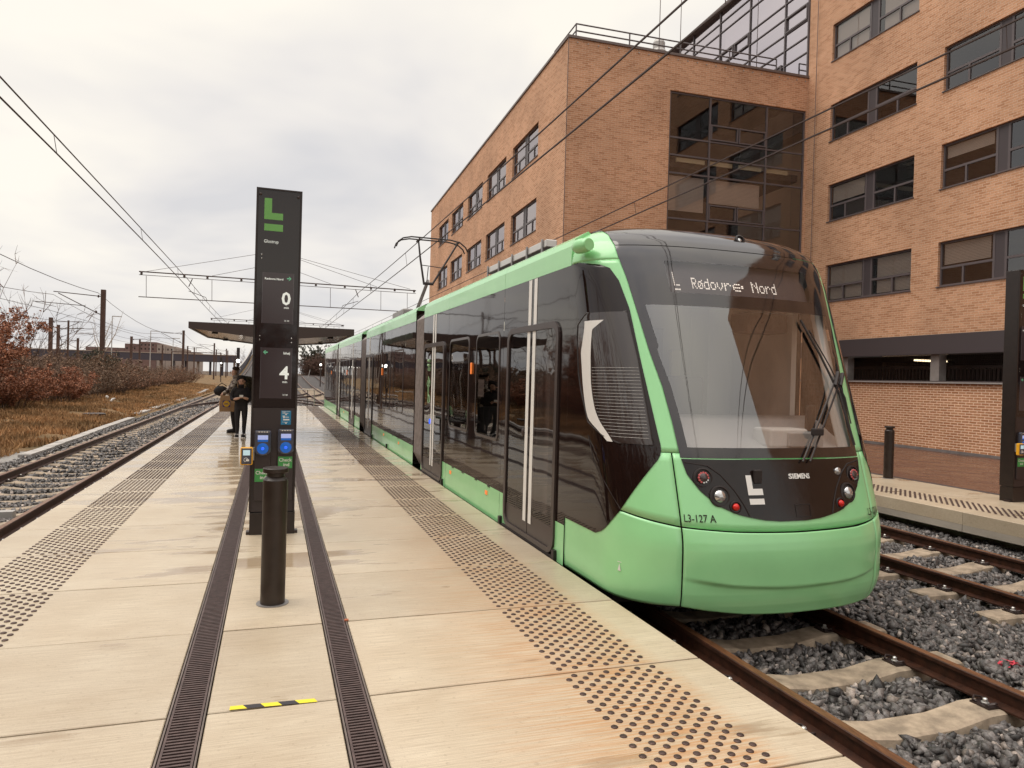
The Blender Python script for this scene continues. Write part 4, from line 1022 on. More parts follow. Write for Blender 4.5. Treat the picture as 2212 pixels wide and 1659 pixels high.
# pillars beside the windscreen, roof corners
for s in (-1, 1):
    fo = fCab if s < 0 else (lambda z: -fCab(z)); fi = fPL if s < 0 else fPR
    lo = lambda z, s=s: (min(-.505, fCab(z) - .03)) * (1 if s < 0 else -1)
    a, b_ = (lo, fi) if s < 0 else (fi, lo)
    patch(a, b_, 1.173, 2.80, 40, 8, 0.0, 'windscreen_pillar', M['green'], thick=-.02)
    a, b_ = (lambda z: -UE(z), fPL) if s < 0 else (fPR, UE)
    patch(a, b_, 2.80, 3.13, 14, 40, 0.0, 'roof_corner', M['green'], thick=-.02)
    # side strip behind the dark glass so no gap shows
    a, b_ = (lambda z: -UE(z), C_(-.45)) if s < 0 else (C_(.45), UE)
    (patch(a, b_, 1.165, 2.80, 12, 40, -.03, 'cab_wall', M['interior_dark']) if s < 0 else [patch(a, b_, q0, q1, 4, 40, -.03, 'cab_wall', M['interior_dark']) for q0, q1 in ((1.165, 1.27), (2.30, 2.80))])
    # the big black side panel
    if s < 0: patch(lambda z: -UE(z), fCab, .44, 2.795, 60, 30, .005, 'cab_side_panel', M['black_gloss'])
    else:
        for q0, q1, f0, f1 in ((.44, 1.26, lambda z: -fCab(z), UE), (2.31, 2.795, lambda z: -fCab(z), UE), (1.261, 2.309, lambda z: -fCab(z), C_(.585)), (1.261, 2.309, C_(1.02), UE)): patch(f0, f1, q0, q1, 30, 20, .005, 'cab_side_panel', M['black_gloss'])
        patch(C_(.585), C_(1.02), 1.26, 2.31, 14, 14, .004, 'cab_side_window', M['win_glass'])
# cab window with pale lining and heater wires, left side
def uvline(pts, r, name, m, off=.012, n=5, parent=tram): return MB().tube([S(u, z, off) for u, z in pts], r, n).obj(name, m, parent)
cw_l = ip([(1.22, -.76), (1.25, -.86), (1.36, -1.02), (1.66, -1.14), (1.80, -1.16), (2.1, -1.10), (2.25, -.99), (2.32, -.90)])
cw_r = ip([(1.22, -.535), (1.37, -.535), (1.91, -.545), (2.32, -.57)])
cabw = patch(cw_l, cw_r, 1.22, 2.32, 36, 16, .010, 'cab_side_window', mat('cab_side_glass', (.035, .026, .024), .03, spec=.9))
edge = [(cw_l(z), z) for z in np.linspace(1.22, 2.32, 24)] + [(cw_r(z), z) for z in np.linspace(2.32, 1.22, 20)]
edge.append(edge[0]); MB().tube([S(u, z, .011) for u, z in edge], .006, 5).obj('seal', M['black_matt'], cabw)
wl_ = ip([(1.225, -.80), (1.27, -.90), (1.41, -1.04), (1.67, -1.06), (2.0, -1.0), (2.25, -.92)]); wr_ = ip([(1.225, -.775), (1.27, -.82), (1.41, -.925), (1.67, -.945), (2.0, -.90), (2.25, -.84)])
wl_, wr_ = (lambda z, f=wl_: (f(z - .09) + f(z - .045) + f(z) + f(z + .045) + f(z + .09)) / 5), (lambda z, f=wr_: (f(z - .09) + f(z - .045) + f(z) + f(z + .045) + f(z + .09)) / 5)
patch(wl_, lambda z: wr_(z) + max(0, (z - 2.17)) * 1.3, 1.225, 2.25, 40, 8, .013, 'window_lining', M['white_trim'], parent=cabw)
for k in range(22):
    z = 1.27 + k * .027; uvline([(wr_(z) + .01 + (-.55 - wr_(z) - .01) * q_ / 14, z) for q_ in range(15)], .0013, 'heater_wire', M['galv'], .0125, 4, cabw)
uvline([(-.80, .70), (-.9, .86), (-1.0, 1.05), (-1.06, 1.25)], .004, 'panel_seam', M['under'], .006)
# black nose panel (U shaped) with headlight pods
fbL = ip([(.655, -.03), (.66, -.06), (.68, -.11), (.71, -.175), (.78, -.26), (.89, -.33), (1.01, -.38), (1.14, -.40)])
front = patch(fbL, lambda z: -fbL(z), .655, 1.125, 40, 40, .007, 'nose_cover', M['black_front'])
for s in (-1, 1):
    uvline([(s * .385, 1.10), (s * .28, 1.075), (s * .23, 1.01), (s * .18, .89), (s * .15, .78), (s * .135, .70)], .006, 'pod_seam', M['under'], .008, parent=front)
    for (u, z, r, m) in ((s * .308, .985, .062, 'lamp_dark'), (s * .245, .848, .066, 'lens'), (s * .186, .768, .038, 'red_lamp')):
        c0 = Vector(S(u, z, .009)); nrm = (Vector(S(u, z, .1)) - Vector(S(u, z, 0))).normalized(); nrm = (nrm + Vector((0, -.5, 0))).normalized()
        L_ = MB(); prof = [(r * 1.28, -.01), (r * 1.28, .004), (r * 1.10, .007), (r * 1.02, -.004)] if m != 'none' else []
        L_.lathe(prof, 24); me = L_.mesh('headlight', M['black_matt']); h = link('headlight', me, tram, c0); h.rotation_euler = nrm.to_track_quat('Z', 'Y').to_euler()
        d = MB().lathe([(r * .78 if m != 'lens' else r * .8, -.004), (r * .72, .012), (r * .45, .024), (.004, .028)], 20).obj('lens', M[m], h, smooth=True)
        if m == 'lamp_dark':
            for k in range(13):
                a = k * PI / 6 if k < 8 else k * PI / 2; rr_ = r * .62 if k < 12 else 0
                if k < 12: a = k * PI / 6
                q = (math.cos(a) * rr_, math.sin(a) * rr_)
                MB().lathe([(.010, 0), (.007, .006)], 8, (q[0], q[1], .014)).obj('diode', M['red_dim' if k % 12 in (0, 1, 2, 3, 4, 5, 6, 7, 8) and k < 12 else 'lens'], h)
    MB().lathe([(.014, 0), (.008, .004)], 8, (0, 0, 0)).obj('bolt', M['black_matt'], front).location = S(s * .285, .90 - .03, .009)
# bits on the nose cover
sn = MB().box(-.035, .035, -.02, .012, -.055, .055).obj('sensor_hood', M['black_matt'], front, bevel=.008); sn.location = S(-.085, .995, .012)
ey = MB().lathe([(.034, 0), (.034, .008), (.02, .014), (.006, .018)], 16).obj('front_camera', M['lens'], front, smooth=True); ey.location = S(.205, 1.02, .008); ey.rotation_euler = (PI / 2, 0, 0)
uvline([(.005, .775), (.005, .685), (.045, .685), (.045, .775), (.005, .775)], .003, 'coupler_flap', M['under'], .009, parent=front)
def nose_text(body, size, u0, z0, du, m, bold=.0, off=.012, parent=tram, name='lettering'):
    """flat lettering bent onto the nose: size in metres, du = u per metre"""
    me = text_mesh(body, size, m, bold=bold)
    for v in me.vertices: v.co = Vector(S(u0 + v.co.x * du, z0 + v.co.y, off))
    return link(name, me, parent)
nose_text('SIEMENS', .054, .002, .975, .31, M['white'], bold=.0018, parent=front)
nose_text('L3-127 A', .080, -.425, .655, .50, M['under'], bold=.0005, off=.006)
nose_text('L3-127 A', .080, .385, .650, .50, M['under'], bold=.0005, off=.006)
def nose_quad(us, zs, m, off=.011, parent=tram, name='logo', nu=4, nz=3):
    V = []; F = []
    for j in range(nz + 1):
        for i in range(nu + 1): V.append(S(us[0] + (us[1] - us[0]) * i / nu, zs[0] + (zs[1] - zs[0]) * j / nz, off))
    for j in range(nz):
        for i in range(nu): F.append((j * (nu + 1) + i, j * (nu + 1) + i + 1, (j + 1) * (nu + 1) + i + 1, (j + 1) * (nu + 1) + i))
    me = bpy.data.meshes.new(name); me.from_pydata(V, [], F); me.materials.append(m); return link(name, me, parent)
nose_quad((-.128, -.107), (.855, 1.005), M['white'], parent=front); nose_quad((-.107, -.073), (.855, .903), M['white'], parent=front); nose_quad((-.127, -.073), (.785, .828), M['white'], parent=front)
# windscreen: black printed border, clear glass, display window
clL = lambda z: fPL(z) + (.045 if z < 2 else .06); clR = lambda z: -clL(z)
ZC0, ZC1, ZP0, ZP1 = 1.215, 2.385, 2.50, 2.79
ws = patch(fPL, fPR, ZW0, ZC0, 3, 40, .004, 'windscreen', M['black_screen'])
patch(fPL, clL, ZC0, ZC1, 30, 3, .004, 'glass_border', M['black_screen'], ws); patch(clR, fPR, ZC0, ZC1, 30, 3, .004, 'glass_border', M['black_screen'], ws)
patch(clL, clR, ZC0, ZC1, 30, 40, .004, 'clear_glass', M['wind_glass'], ws)
patch(fPL, fPR, ZC1, ZP0, 4, 40, .004, 'glass_border', M['black_screen'], ws)
dL, dR = C_(-.305), C_(.33)
patch(fPL, dL, ZP0, ZP1, 6, 8, .004, 'glass_border', M['black_screen'], ws); patch(dR, fPR, ZP0, ZP1, 6, 8, .004, 'glass_border', M['black_screen'], ws)
patch(dL, dR, ZP0, ZP1, 6, 24, .004, 'display_glass', M['disp_glass'], ws); patch(fPL, fPR, ZP1, ZD, 5, 40, .004, 'glass_border', M['black_screen'], ws)
dpan = patch(lambda z: -.31, lambda z: .34, ZP0 - .02, ZP1 + .02, 4, 20, -.05, 'display_board', mat('display_board', (.10, .085, .088), .5), tram)
# destination lettering as lit dots on the board
def dots(body, size, u0, z0, du, parent):
    me = text_mesh(body, size, M['led'], bold=.003); vs = [v.co.copy() for v in me.vertices]; ps = [[vs[i] for i in p.vertices] for p in me.polygons]
    pit = size / 8.5; b = MB()
    x1 = max(v.x for v in vs); 
    def inside(x, y):
        for p in ps:
            s = 0; ok = True
            for i in range(len(p)):
                a, c = p[i], p[(i + 1) % len(p)]
                cr_ = (c.x - a.x) * (y - a.y) - (c.y - a.y) * (x - a.x)
                if cr_ == 0: continue
                if s == 0: s = 1 if cr_ > 0 else -1
                elif (cr_ > 0) != (s > 0): ok = False; break
            if ok: return True
        return False
    for i in range(int(x1 / pit) + 2):
        for j in range(-3, 10):
            x, y = i * pit, j * pit
            if inside(x, y):
                h = pit * .30; q = [(x - h, y - h), (x + h, y - h), (x + h, y + h), (x - h, y + h)]
                b.face([S(u0 + a * du, z0 + c, -.043) for a, c in q])
    bpy.data.meshes.remove(me); return b.obj('led_dots', M['led'], parent, fix=False)
G57 = {'R': '11110 10001 10001 11110 10100 10010 10001', 'o': '00000 00000 01110 10001 10001 10001 01110', 'ø': '00000 00001 01110 10011 10101 11001 01110', 'd': '00001 00001 01111 10001 10001 10001 01111', 'v': '00000 00000 10001 10001 10001 01010 00100', 'r': '00000 00000 10110 11001 10000 10000 10000', 'e': '00000 00000 01110 10001 11111 10000 01110', 'N': '10001 11001 10101 10011 10001 10001 10001', ' ': '0'}
b = MB(); cx0 = 0; pit = .0150
for ch in 'Rødovre Nord':
    for j, row in enumerate(G57[ch].split()):
        for i, bit in enumerate(row):
            if bit == '1':
                a, c = (cx0 + i) * pit, (6 - j) * pit; h = pit * .36
                b.face([S(-.178 + x_ * .30, 2.575 + y_, -.043) for x_, y_ in ((a - h, c - h), (a + h, c - h), (a + h, c + h), (a - h, c + h))])
    cx0 += 6 if ch != ' ' else 4
b.obj('led_dots', M['led'], dpan, fix=False)
for us, zs in (((-.268, -.257), (2.585, 2.72)), ((-.257, -.236), (2.585, 2.62)), ((-.268, -.236), (2.545, 2.565))):
    b = MB(); k = 3
    n1_, n2_ = max(1, int((us[1] - us[0]) / .006)), max(1, int((zs[1] - zs[0]) / .019))
    for i in range(n1_):
        for j in range(n2_):
            u, z = us[0] + .006 * (i + .5), zs[0] + .019 * (j + .5); b.face([S(u - .0018, z - .006, -.043), S(u + .0018, z - .006, -.043), S(u + .0018, z + .006, -.043), S(u - .0018, z + .006, -.043)])
    b.obj('led_dots', M['led'], dpan, fix=False)
# dome above the windscreen: black, carried back over the roof
fT = ip([(2.93, .575), (3.0, .60), (3.06, .63), (3.13, .69), (3.2, .85), (3.28, 1.3)])
patch(lambda z: -fT(z), fT, ZD + .006, 3.275, 26, 50, .006, 'roof_dome', M['black_screen'])
rb = MB(); prof = [(-1.325, 2.98), (-1.29, 3.05), (-1.16, 3.13), (-.98, 3.20), (-.55, 3.262), (0, 3.275), (.55, 3.262), (.98, 3.20), (1.16, 3.13), (1.29, 3.05), (1.325, 2.98)]
dc = MB().lathe([(.05, 0), (.05, .02), (.036, .024), (.034, .006)], 20).obj('dome_camera', M['black_matt'], tram); dc.location = S(.045, 3.07, .006); dc.rotation_euler = (math.radians(62), 0, 0)
MB().lathe([(.03, 0), (.02, .012), (.004, .016)], 12).obj('lens', M['lens'], dc)
# side marker horn on the roof corner (green pod)
pod = MB().lathe([(.004, -.02), (.07, 0), (.105, .05), (.11, .12), (.10, .20), (.085, .235)], 20).obj('side_camera_pod', M['green'], tram, smooth=True)
pod.location = (2.575, 5.96, 2.93); pod.rotation_euler = (math.radians(90), 0, math.radians(14)); pod.scale = (.62, .62, .85)
MB().lathe([(.004, 0), (.084, .002), (.088, .004)], 20, (0, 0, .236)).obj('pod_face', M['green'], pod)
# cab interior
ci = MB()
ci.box(XS + .12, XR - .12, 7.3, 7.36, .3, 2.9, 0)
for x0, x1 in ((XS + .12, XS + .62), (XR - .62, XR - .12)): ci.box(x0, x1, 6.9, 7.28, .3, 2.9, 1)
ci.obj('cab_rear_wall', [M['interior'], M['interior_light']], tram)
MB().box(3.45, 4.25, 7.22, 7.29, .5, 2.35).obj('cab_door', M['interior_dark'], tram)
for x0, x1, z0, z1, m in ((3.62, 3.86, 1.72, 1.86, 'white_trim'), (3.96, 4.10, 1.70, 1.80, 'white_trim'), (3.55, 3.62, 1.58, 1.78, 'lens')): MB().box(x0, x1, 7.19, 7.215, z0, z1).obj('notice', M[m], tram)
MB().box(4.33, 4.45, 7.15, 7.2, 1.3, 2.1).obj('notice', M['cove'], tram)
MB().box(XS + .15, XR - .15, 6.25, 7.3, 2.78, 2.84).obj('cab_ceiling', M['interior_light'], tram)
MB().box(XS + .2, XR - .2, 5.1, 7.3, .28, .34).obj('cab_floor', M['interior_dark'], tram)
db = MB(); xs_ = np.linspace(-1.04, 1.04, 21); V = []; F = []
for i, x in enumerate(xs_):
    u = math.copysign(2 / PI * math.asin(min(1, (abs(x) / 1.325)) ** 1.3), x)
    yf = S(u, 1.2, -.05)[1]; yb = 5.75
    for k, (t, z) in enumerate(((0, 1.19), (.25, 1.21), (.5, 1.30), (.72, 1.40), (.95, 1.44), (1.0, 1.30), (1.0, .5))): V.append((XC + x, yf + (yb - yf) * t, z))
for i in range(20):
    for k in range(6): F.append((i * 7 + k, i * 7 + k + 1, (i + 1) * 7 + k + 1, (i + 1) * 7 + k))
me = bpy.data.meshes.new('dashboard'); me.from_pydata(V, [], F); me.materials.append(M['interior']); me.polygons.foreach_set('use_smooth', [True] * len(F)); link('dashboard', me, tram)
MB().box(3.99, 4.38, 4.98, 5.22, 1.20, 1.36).obj('dash_box', M['interior_light'], tram, bevel=.02)
MB().box(4.16, 4.52, 4.95, 5.1, 1.21, 1.33).obj('dash_unit', M['interior'], tram, bevel=.01)
st = MB(); st.box(3.75, 4.25, 6.35, 6.47, 1.0, 1.80); st.box(3.75, 4.25, 5.95, 6.45, .95, 1.07); st.obj('driver_seat', M['interior_dark'], tram, bevel=.04)
MB().box(2.78, 5.12, 5.86, 5.90, 2.46, 2.93).obj('display_housing', M['interior_dark'], tram)
MB().box(4.42, 4.9, 5.9, 6.2, 2.25, 2.45).obj('sun_visor', M['interior_dark'], tram, bevel=.02)
for s in (1,):
    u0 = s * .47
    MB().tube([S(s * .40, 1.2, -.09), S(s * .42, 1.6, -.10), S(s * .45, 2.0, -.10), S(s * .50, 2.45, -.10)], .055, 8).obj('inner_pillar', M['white_trim'], tram)
MB().box(XR - .32, XR - .26, 5.9, 6.9, 1.1, 2.6).obj('cab_partition', M['interior_light'], tram)
mr_ = MB().box(-.09, .09, -.02, .02, -.17, .17).obj('mirror_arm', M['black_matt'], tram, bevel=.03); mr_.location = (4.72, 5.35, 1.42); mr_.scale = (.6, .8, .8)
# windscreen wiper: two rods, motor joint, blade
wp = thing('wiper', None, None); wp.parent = tram
W0, W1, W2 = S(.045, 1.10, .03), S(.13, 1.36, .05), S(.335, 1.80, .055)
W0b, W2b = S(.072, 1.10, .03), S(.375, 1.79, .055)
MB().tube([W0, W2], .009, 6).obj('wiper_rod', M['black_matt'], wp); MB().tube([W0b, W2b], .009, 6).obj('wiper_rod', M['black_matt'], wp)
MB().tube([S(.30, 1.72, .055), S(.355, 1.84, .055)], .018, 8).obj('wiper_joint', M['black_matt'], wp); MB().tube([S(.345, 1.72, .055), S(.40, 1.83, .055)], .018, 8).obj('wiper_joint', M['black_matt'], wp)
MB().tube([S(.19, 2.31, .03), S(.26, 2.0, .035), S(.34, 1.65, .035), S(.365, 1.22, .03)], .011, 6).obj('wiper_blade', M['black_matt'], wp)
MB().tube([S(.225, 2.22, .035), S(.30, 1.9, .05), S(.37, 1.62, .05), S(.38, 1.4, .035)], .006, 5).obj('blade_holder', M['black_matt'], wp)
jb = MB().box(-.05, .05, -.025, .025, -.03, .03).obj('wiper_clamp', M['black_matt'], wp, bevel=.01); jb.location = S(.125, 1.33, .05)
nose_quad((-.13, .16), (1.128, 1.134), M['check_green'], .009, name='lower_trim')

# --- car body sections
NOSE_Y = 6.14
secs = [(NOSE_Y, 12.95), (13.75, 21.50), (22.75, 31.0), (31.45, 39.3)]
zones = ((-.02, .36), (.362, 2.795), (2.797, 3.02))
def side_wall(y0, y1, holes, seams, first):
    """left side of one section: skirt, glass band with openings, cantrail, all split at the panel seams"""
    ys = [y0] + [s for s in seams if y0 < s < y1] + [y1]
    for a, b_ in zip(ys, ys[1:]):
        a += .004; b_ -= .004
        for zi, (z0, z1) in enumerate(zones):
            if zi == 2:
                b = MB()
                pr = [(XS, z0), (XS, 2.98), (XS + .035, 3.05), (XS + .165, 3.13), (XS + .19, 3.11), (XS + .19, z0)]
                b.prism(pr, 'y', a, b_); 
                b.obj('cantrail_panel', M['green'], tram); continue
            hs = [h for h in holes if h[0] < b_ and h[1] > a and h[2] < z1 and h[3] > z0]
            if zi == 0 and hs:
                cut = sorted((max(h[0], a), min(h[1], b_)) for h in hs); e0 = a
                for c0, c1 in cut + [(b_, b_)]:
                    if c0 - e0 > .02: q = MB(); q.face([(XS, e0, z0), (XS, c0, z0), (XS, c0, z1), (XS, e0, z1)]); q.obj('skirt_panel', M['green'], tram, fix=False)
                    e0 = c1
                continue
            hs = [(max(h[0], a), min(h[1], b_), max(h[2], z0), min(h[3], z1)) for h in hs]
            ls = sorted({a, b_} | {h[0] for h in hs} | {h[1] for h in hs}); zs = sorted({z0, z1} | {h[2] for h in hs} | {h[3] for h in hs}); b = MB(); k = 0
            for i in range(len(ls) - 1):
                for j in range(len(zs) - 1):
                    lc, zc = (ls[i] + ls[i + 1]) / 2, (zs[j] + zs[j + 1]) / 2
                    if any(h[0] < lc < h[1] and h[2] < zc < h[3] for h in hs): continue
                    b.face([(XS, ls[i], zs[j]), (XS, ls[i + 1], zs[j]), (XS, ls[i + 1], zs[j + 1]), (XS, ls[i], zs[j + 1])]); k += 1
                    
            if k: o = b.obj('skirt_panel' if zi == 0 else 'side_panel', M['green'] if zi == 0 else M['black_gloss'], tram, fix=False)
def rwin(y0, y1, z0, z1, x=XS, r=.09):
    """side window: rubber ring, pane"""
    outer = rrect(y0 - .035, y1 + .035, z0 - .035, z1 + .035, r + .03); inner = rrect(y0, y1, z0, z1, r); n = len(outer)
    b = MB(); sx = -1 if x < 4 else 1
    for i in range(n):
        j = (i + 1) % n; o1, o2, i1, i2 = outer[i], outer[j], inner[i], inner[j]
        b.face([(x + sx * .006, *o1), (x + sx * .006, *o2), (x + sx * .010, *i2), (x + sx * .010, *i1)])
        b.face([(x + sx * .010, *i1), (x + sx * .010, *i2), (x - sx * .01, *i2), (x - sx * .01, *i1)])
        b.face([(x, *o1), (x, *o2), (x + sx * .006, *o2), (x + sx * .006, *o1)])
    w = b.obj('side_window', M['dark_frame'], tram, fix=False)
    p = MB(); p.face([(x + sx * .004, *q) for q in rrect(y0 - .005, y1 + .005, z0 - .005, z1 + .005, r)]); p.obj('pane', M['tram_glass'], w, fix=False); return w
def door(y0, y1, single=False, icons=False):
    """sliding door: rounded heavy frame, two leaves of dark glass, two white stripes, button"""
    z0, z1 = .02, 2.30; f = .065; x = XS
    outer = rrect(y0, y1, z0, z1, .16); inner = rrect(y0 + f, y1 - f, z0 + .05, z1 - f, .11); n = len(outer); b = MB()
    for i in range(n):
        j = (i + 1) % n; o1, o2, i1, i2 = outer[i], outer[j], inner[i], inner[j]
        b.face([(x - .022, *o1), (x - .022, *o2), (x - .022, *i2), (x - .022, *i1)]); b.face([(x + .0, *o1), (x + .0, *o2), (x - .022, *o2), (x - .022, *o1)]); b.face([(x - .022, *i1), (x - .022, *i2), (x + .02, *i2), (x + .02, *i1)])
    d = b.obj('door', M['dark_frame'], tram, fix=False)
    leaves = [(y0 + f, y1 - f)] if single else [(y0 + f, (y0 + y1) / 2 - .006), ((y0 + y1) / 2 + .006, y1 - f)]
    for a, c in leaves:
        l = MB(); l.box(x - .004, x + .02, a + .002, c - .002, z0 + .052, z0 + .26); l.box(x - .004, x + .02, a + .002, a + .03, z0 + .26, z1 - f); l.box(x - .004, x + .02, c - .03, c - .002, z0 + .26, z1 - f)
        l.obj('door_leaf', M['dark_frame'], d)
        g = MB(); g.face([(x - .006, a + .004, z0 + .26), (x - .006, c - .004, z0 + .26), (x - .006, c - .004, z1 - f), (x - .006, a + .004, z1 - f)]); g.obj('door_glass', M['tram_glass'], d, fix=False)
    ym = (y0 + y1) / 2
    for s in (-1, 1):
        a, c = sorted((ym + s * .038, ym + s * .128))
        for zz0, zz1, xx in ((.19, z1 - f - .002, x - .0085), (z1 + .003, 2.79, x - .003)):
            q = MB(); q.box(xx - .001, xx + .001, a, c, zz0, zz1); q.obj('white_stripe', M['white'], d)
    bt = MB().lathe([(.045, 0), (.045, .012), (.030, .018), (.004, .019)], 16).obj('door_button', M['steel_dark'], d); bt.location = (x - .008, ym + .17, 1.14); bt.rotation_euler = (0, -PI / 2, 0)
    MB().box(x - .03, x + .1, y0 - .03, y1 + .03, -.06, .016).obj('door_step', M['under'], d)
    if icons:
        ic = MB()
        for (yc, zc, rr) in ((ym + .30, 1.60, .055), (ym + .43, 1.60, .055), (ym + .34, 1.33, .075)):
            pts = [(x - .009, yc + rr * math.cos(t), zc + rr * math.sin(t)) for t in np.linspace(0, 2 * PI, 17)]
            ic.tube(pts, .0045, 4)
        ic.tube([(x - .009, ym + .30, 1.60), (x - .009, ym + .35, 1.70), (x - .009, ym + .43, 1.60), (x - .009, ym + .38, 1.73)], .006, 4); ic.tube([(x - .009, ym + .35, 1.70), (x - .009, ym + .41, 1.70)], .006, 4)
        ic.tube([(x - .009, ym + .38, 1.55), (x - .009, ym + .37, 1.38), (x - .009, ym + .29, 1.38), (x - .009, ym + .25, 1.27)], .010, 4); ic.lathe([(.004, 0), (.02, .002), (.004, .004)], 10, (x - .009, ym + .38, 1.56))
        for (yc, zc) in ((ym + .36, 1.92), (ym + .36, 2.0)): ic.tube([(x - .009, yc - .06, zc), (x - .009, yc + .05, zc)], .028, 6)
        for yc in (ym + .30, ym + .42): ic.tube([(x - .009, yc + .03 * math.cos(t), 1.85 + .03 * math.sin(t)) for t in np.linspace(0, 2 * PI, 11)], .005, 4)
        ic.obj('icons', M['icon'], d)
        bb = MB().lathe([(.045, 0), (.045, .012), (.004, .016)], 14).obj('door_button', M['blue_core'], d); bb.location = (x - .008, ym + .17, .94); bb.rotation_euler = (0, -PI / 2, 0)
    return d
doors = [(6.36, 7.94), (11.20, 12.84), (19.86, 21.44), (24.3, 26.0), (29.72, 30.85)]
wins = [(8.30, 9.30, .98, 2.27), (9.72, 10.84, .98, 2.27), (15.05, 16.28, .94, 2.26), (16.82, 17.86, .94, 2.26), (18.30, 19.35, .96, 2.26), (26.2, 27.0, .92, 2.24), (27.25, 28.3, .92, 2.24), (28.5, 29.4, .92, 2.24), (32.9, 34.3, .92, 2.22), (34.7, 36.1, .92, 2.22), (36.5, 37.7, .92, 2.22)]
holes = [(y0 + .05, y1 - .05, -.1, 2.25) for y0, y1 in doors] + [(a - .002, b_ + .002, c, d) for a, b_, c, d in wins]
seams = [8.14, 10.98, 14.85, 16.7, 19.62, 24.2, 26.1, 29.6, 32.6, 36.3]
for (y0, y1) in secs: side_wall(y0, y1, holes, seams, y0 == NOSE_Y)
for w in wins: rwin(*w)
for i, d in enumerate(doors): door(*d, single=(i == 4), icons=(i == 1))
# white stripes of the far doors seen as pale bars, tail seam, tail cab
for y in (31.62, 38.9): MB().box(XS - .012, XS + .01, y, y + .05, .1, 2.75).obj('corner_trim', M['light_metal'], tram)
# right side, roof, underframe, bellows and interior of each section
for k, (y0, y1) in enumerate(secs):
    b = MB(); b.box(XR - .02, XR, y0, y1, -.02, .36, 0); b.box(XR - .02, XR, y0, y1, .362, 2.795, 1); b.box(XR - .02, XR, y0, y1, 2.797, 2.98, 0)
    b.obj('right_side', [M['green'], M['black_gloss']], tram)
    V = []; F = []; ya, yb_ = (6.5 if k == 0 else y0), y1; rp = [(XC + x * (1 if abs(x) < 1.2 else .995), z) for x, z in prof]
    for y in (ya, yb_): V += [(x, y, z) for x, z in rp]
    n = len(rp); F = [(i, i + 1, n + i + 1, n + i) for i in range(n - 1)]
    me = bpy.data.meshes.new('roof'); me.from_pydata(V, [], F); me.materials.append(M['black_matt']); link('roof', me, tram)
    b = MB(); ye = y0 + .01 if k else 5.6
    b.box(XS + .03, XR - .03, ye, y1 - .01, .0, .06, 0); b.box(XS + .25, XR - .25, ye, y1 - .2, -.22, 0, 0); b.obj('underframe', M['under'], tram)
    b = MB(); b.box(XS + .05, XR - .05, max(y0, 7.4) + .02, y1 - .02, 2.62, 2.66); b.obj('ceiling', M['interior'], tram)
    b = MB(); b.box(XC - .5, XC + .5, max(y0, 7.4) + .5, y1 - .5, 2.60, 2.618); b.obj('ceiling_light', mat('cabin_light', (.8, .8, .75), .5, emit=(1, .9, .7), es=.8), tram)
    if k:
        b = MB(); b.box(XS + .001, XR - .02, y0 - .004, y0 + .02, .06, 3.0); b.obj('section_end', M['black_gloss'], tram)
    b = MB(); b.box(XS + .001, XR - .02, y1 - .02, y1 + .004, .06, 3.0); b.obj('section_end', M['black_gloss'], tram)
seat0 = None
for (y0, y1) in secs:
    y = max(y0, 7.8) + .9
    while y < y1 - .8:
        if not any(a - .4 < y < b_ + .4 for a, b_ in doors):
            for x in (XS + .35, XR - .75):
                if seat0 is None:
                    b = MB(); b.box(-.22, .22, -.21, .21, .42, .50); b.box(-.22, .22, .16, .24, .50, 1.22); b.box(-.18, .18, -.15, .15, .06, .42); seat0 = b.mesh('passenger_seat', M['seat'])
                link('passenger_seat', seat0, tram, (x + .2, y, .06))
        y += .85
for y in (8.4, 10.9, 15, 19.7): MB().tube([(XC - .4, y, .06), (XC - .4, y, 2.6)], .017, 8).obj('hand_pole', M['light_metal'], tram)
for y0, y1 in ((12.97, 13.73), (21.52, 22.73), (31.02, 31.43)):
    n = 9 if y1 - y0 < 1 else 14; b = MB(); x0, x1 = XS + .035, XR - .09
    b.v = []; ring_n = 12
    def sect(y, g): return [(x0 - g, y, .25), (x0 - g + .12, y, .02), (x1 + g - .12, y, .02), (x1 + g, y, .25), (x1 + g, y, 2.8), (x1 + g - .2, y, 2.98), (x0 - g + .2, y, 2.98), (x0 - g, y, 2.8)]
    S_ = []
    for k in range(2 * n + 1): S_.append(sect(y0 + (y1 - y0) * k / (2 * n), .03 if k % 2 else -.03))
    for s_ in S_: b.v += s_
    for k in range(2 * n):
        for i in range(8): b.f.append((k * 8 + i, k * 8 + (i + 1) % 8, (k + 1) * 8 + (i + 1) % 8, (k + 1) * 8 + i)); b.mi.append(0); b.uv.append(None)
    b.obj('bellows', M['bellows'], tram)
# lamps, reflectors, small fittings on the side
for y, z0, z1 in ((9.55, 1.77, 1.93), (18.1, 1.72, 1.9), (27.1, 1.7, 1.88), (34.5, 1.7, 1.86)): MB().box(XS - .022, XS - .001, y - .028, y + .028, z0, z1).obj('orange_lamp', M['orange'], tram, bevel=.01)
for y in (8.69, 10.63, 15.4, 17.6, 28.0): MB().box(XS - .008, XS - .001, y - .045, y + .045, .235, .285).obj('side_reflector', M['orange'], tram)
for y in (6.33, 8.05, 11.14, 17.0, 19.7, 29.6): MB().box(XS - .035, XS - .001, y - .03, y + .03, -.02, .085).obj('step_bracket', M['black_matt'], tram)
for y in (8.6, 9.2, 9.9, 10.5, 15.5, 16.2, 17.4, 18.2): MB().box(XS - .006, XS - .001, y - .05, y + .05, .345, .36).obj('panel_latch', M['black_matt'], tram)
st_ = MB().lathe([(.05, 0), (.05, .002)], 16).obj('round_sticker', M['white'], tram); st_.location = (XS - .003, 10.72, 2.02); st_.rotation_euler = (0, -PI / 2, 0)
MB().lathe([(.042, .0022), (.042, .003)], 16).obj('sticker_centre', M['black_matt'], st_)
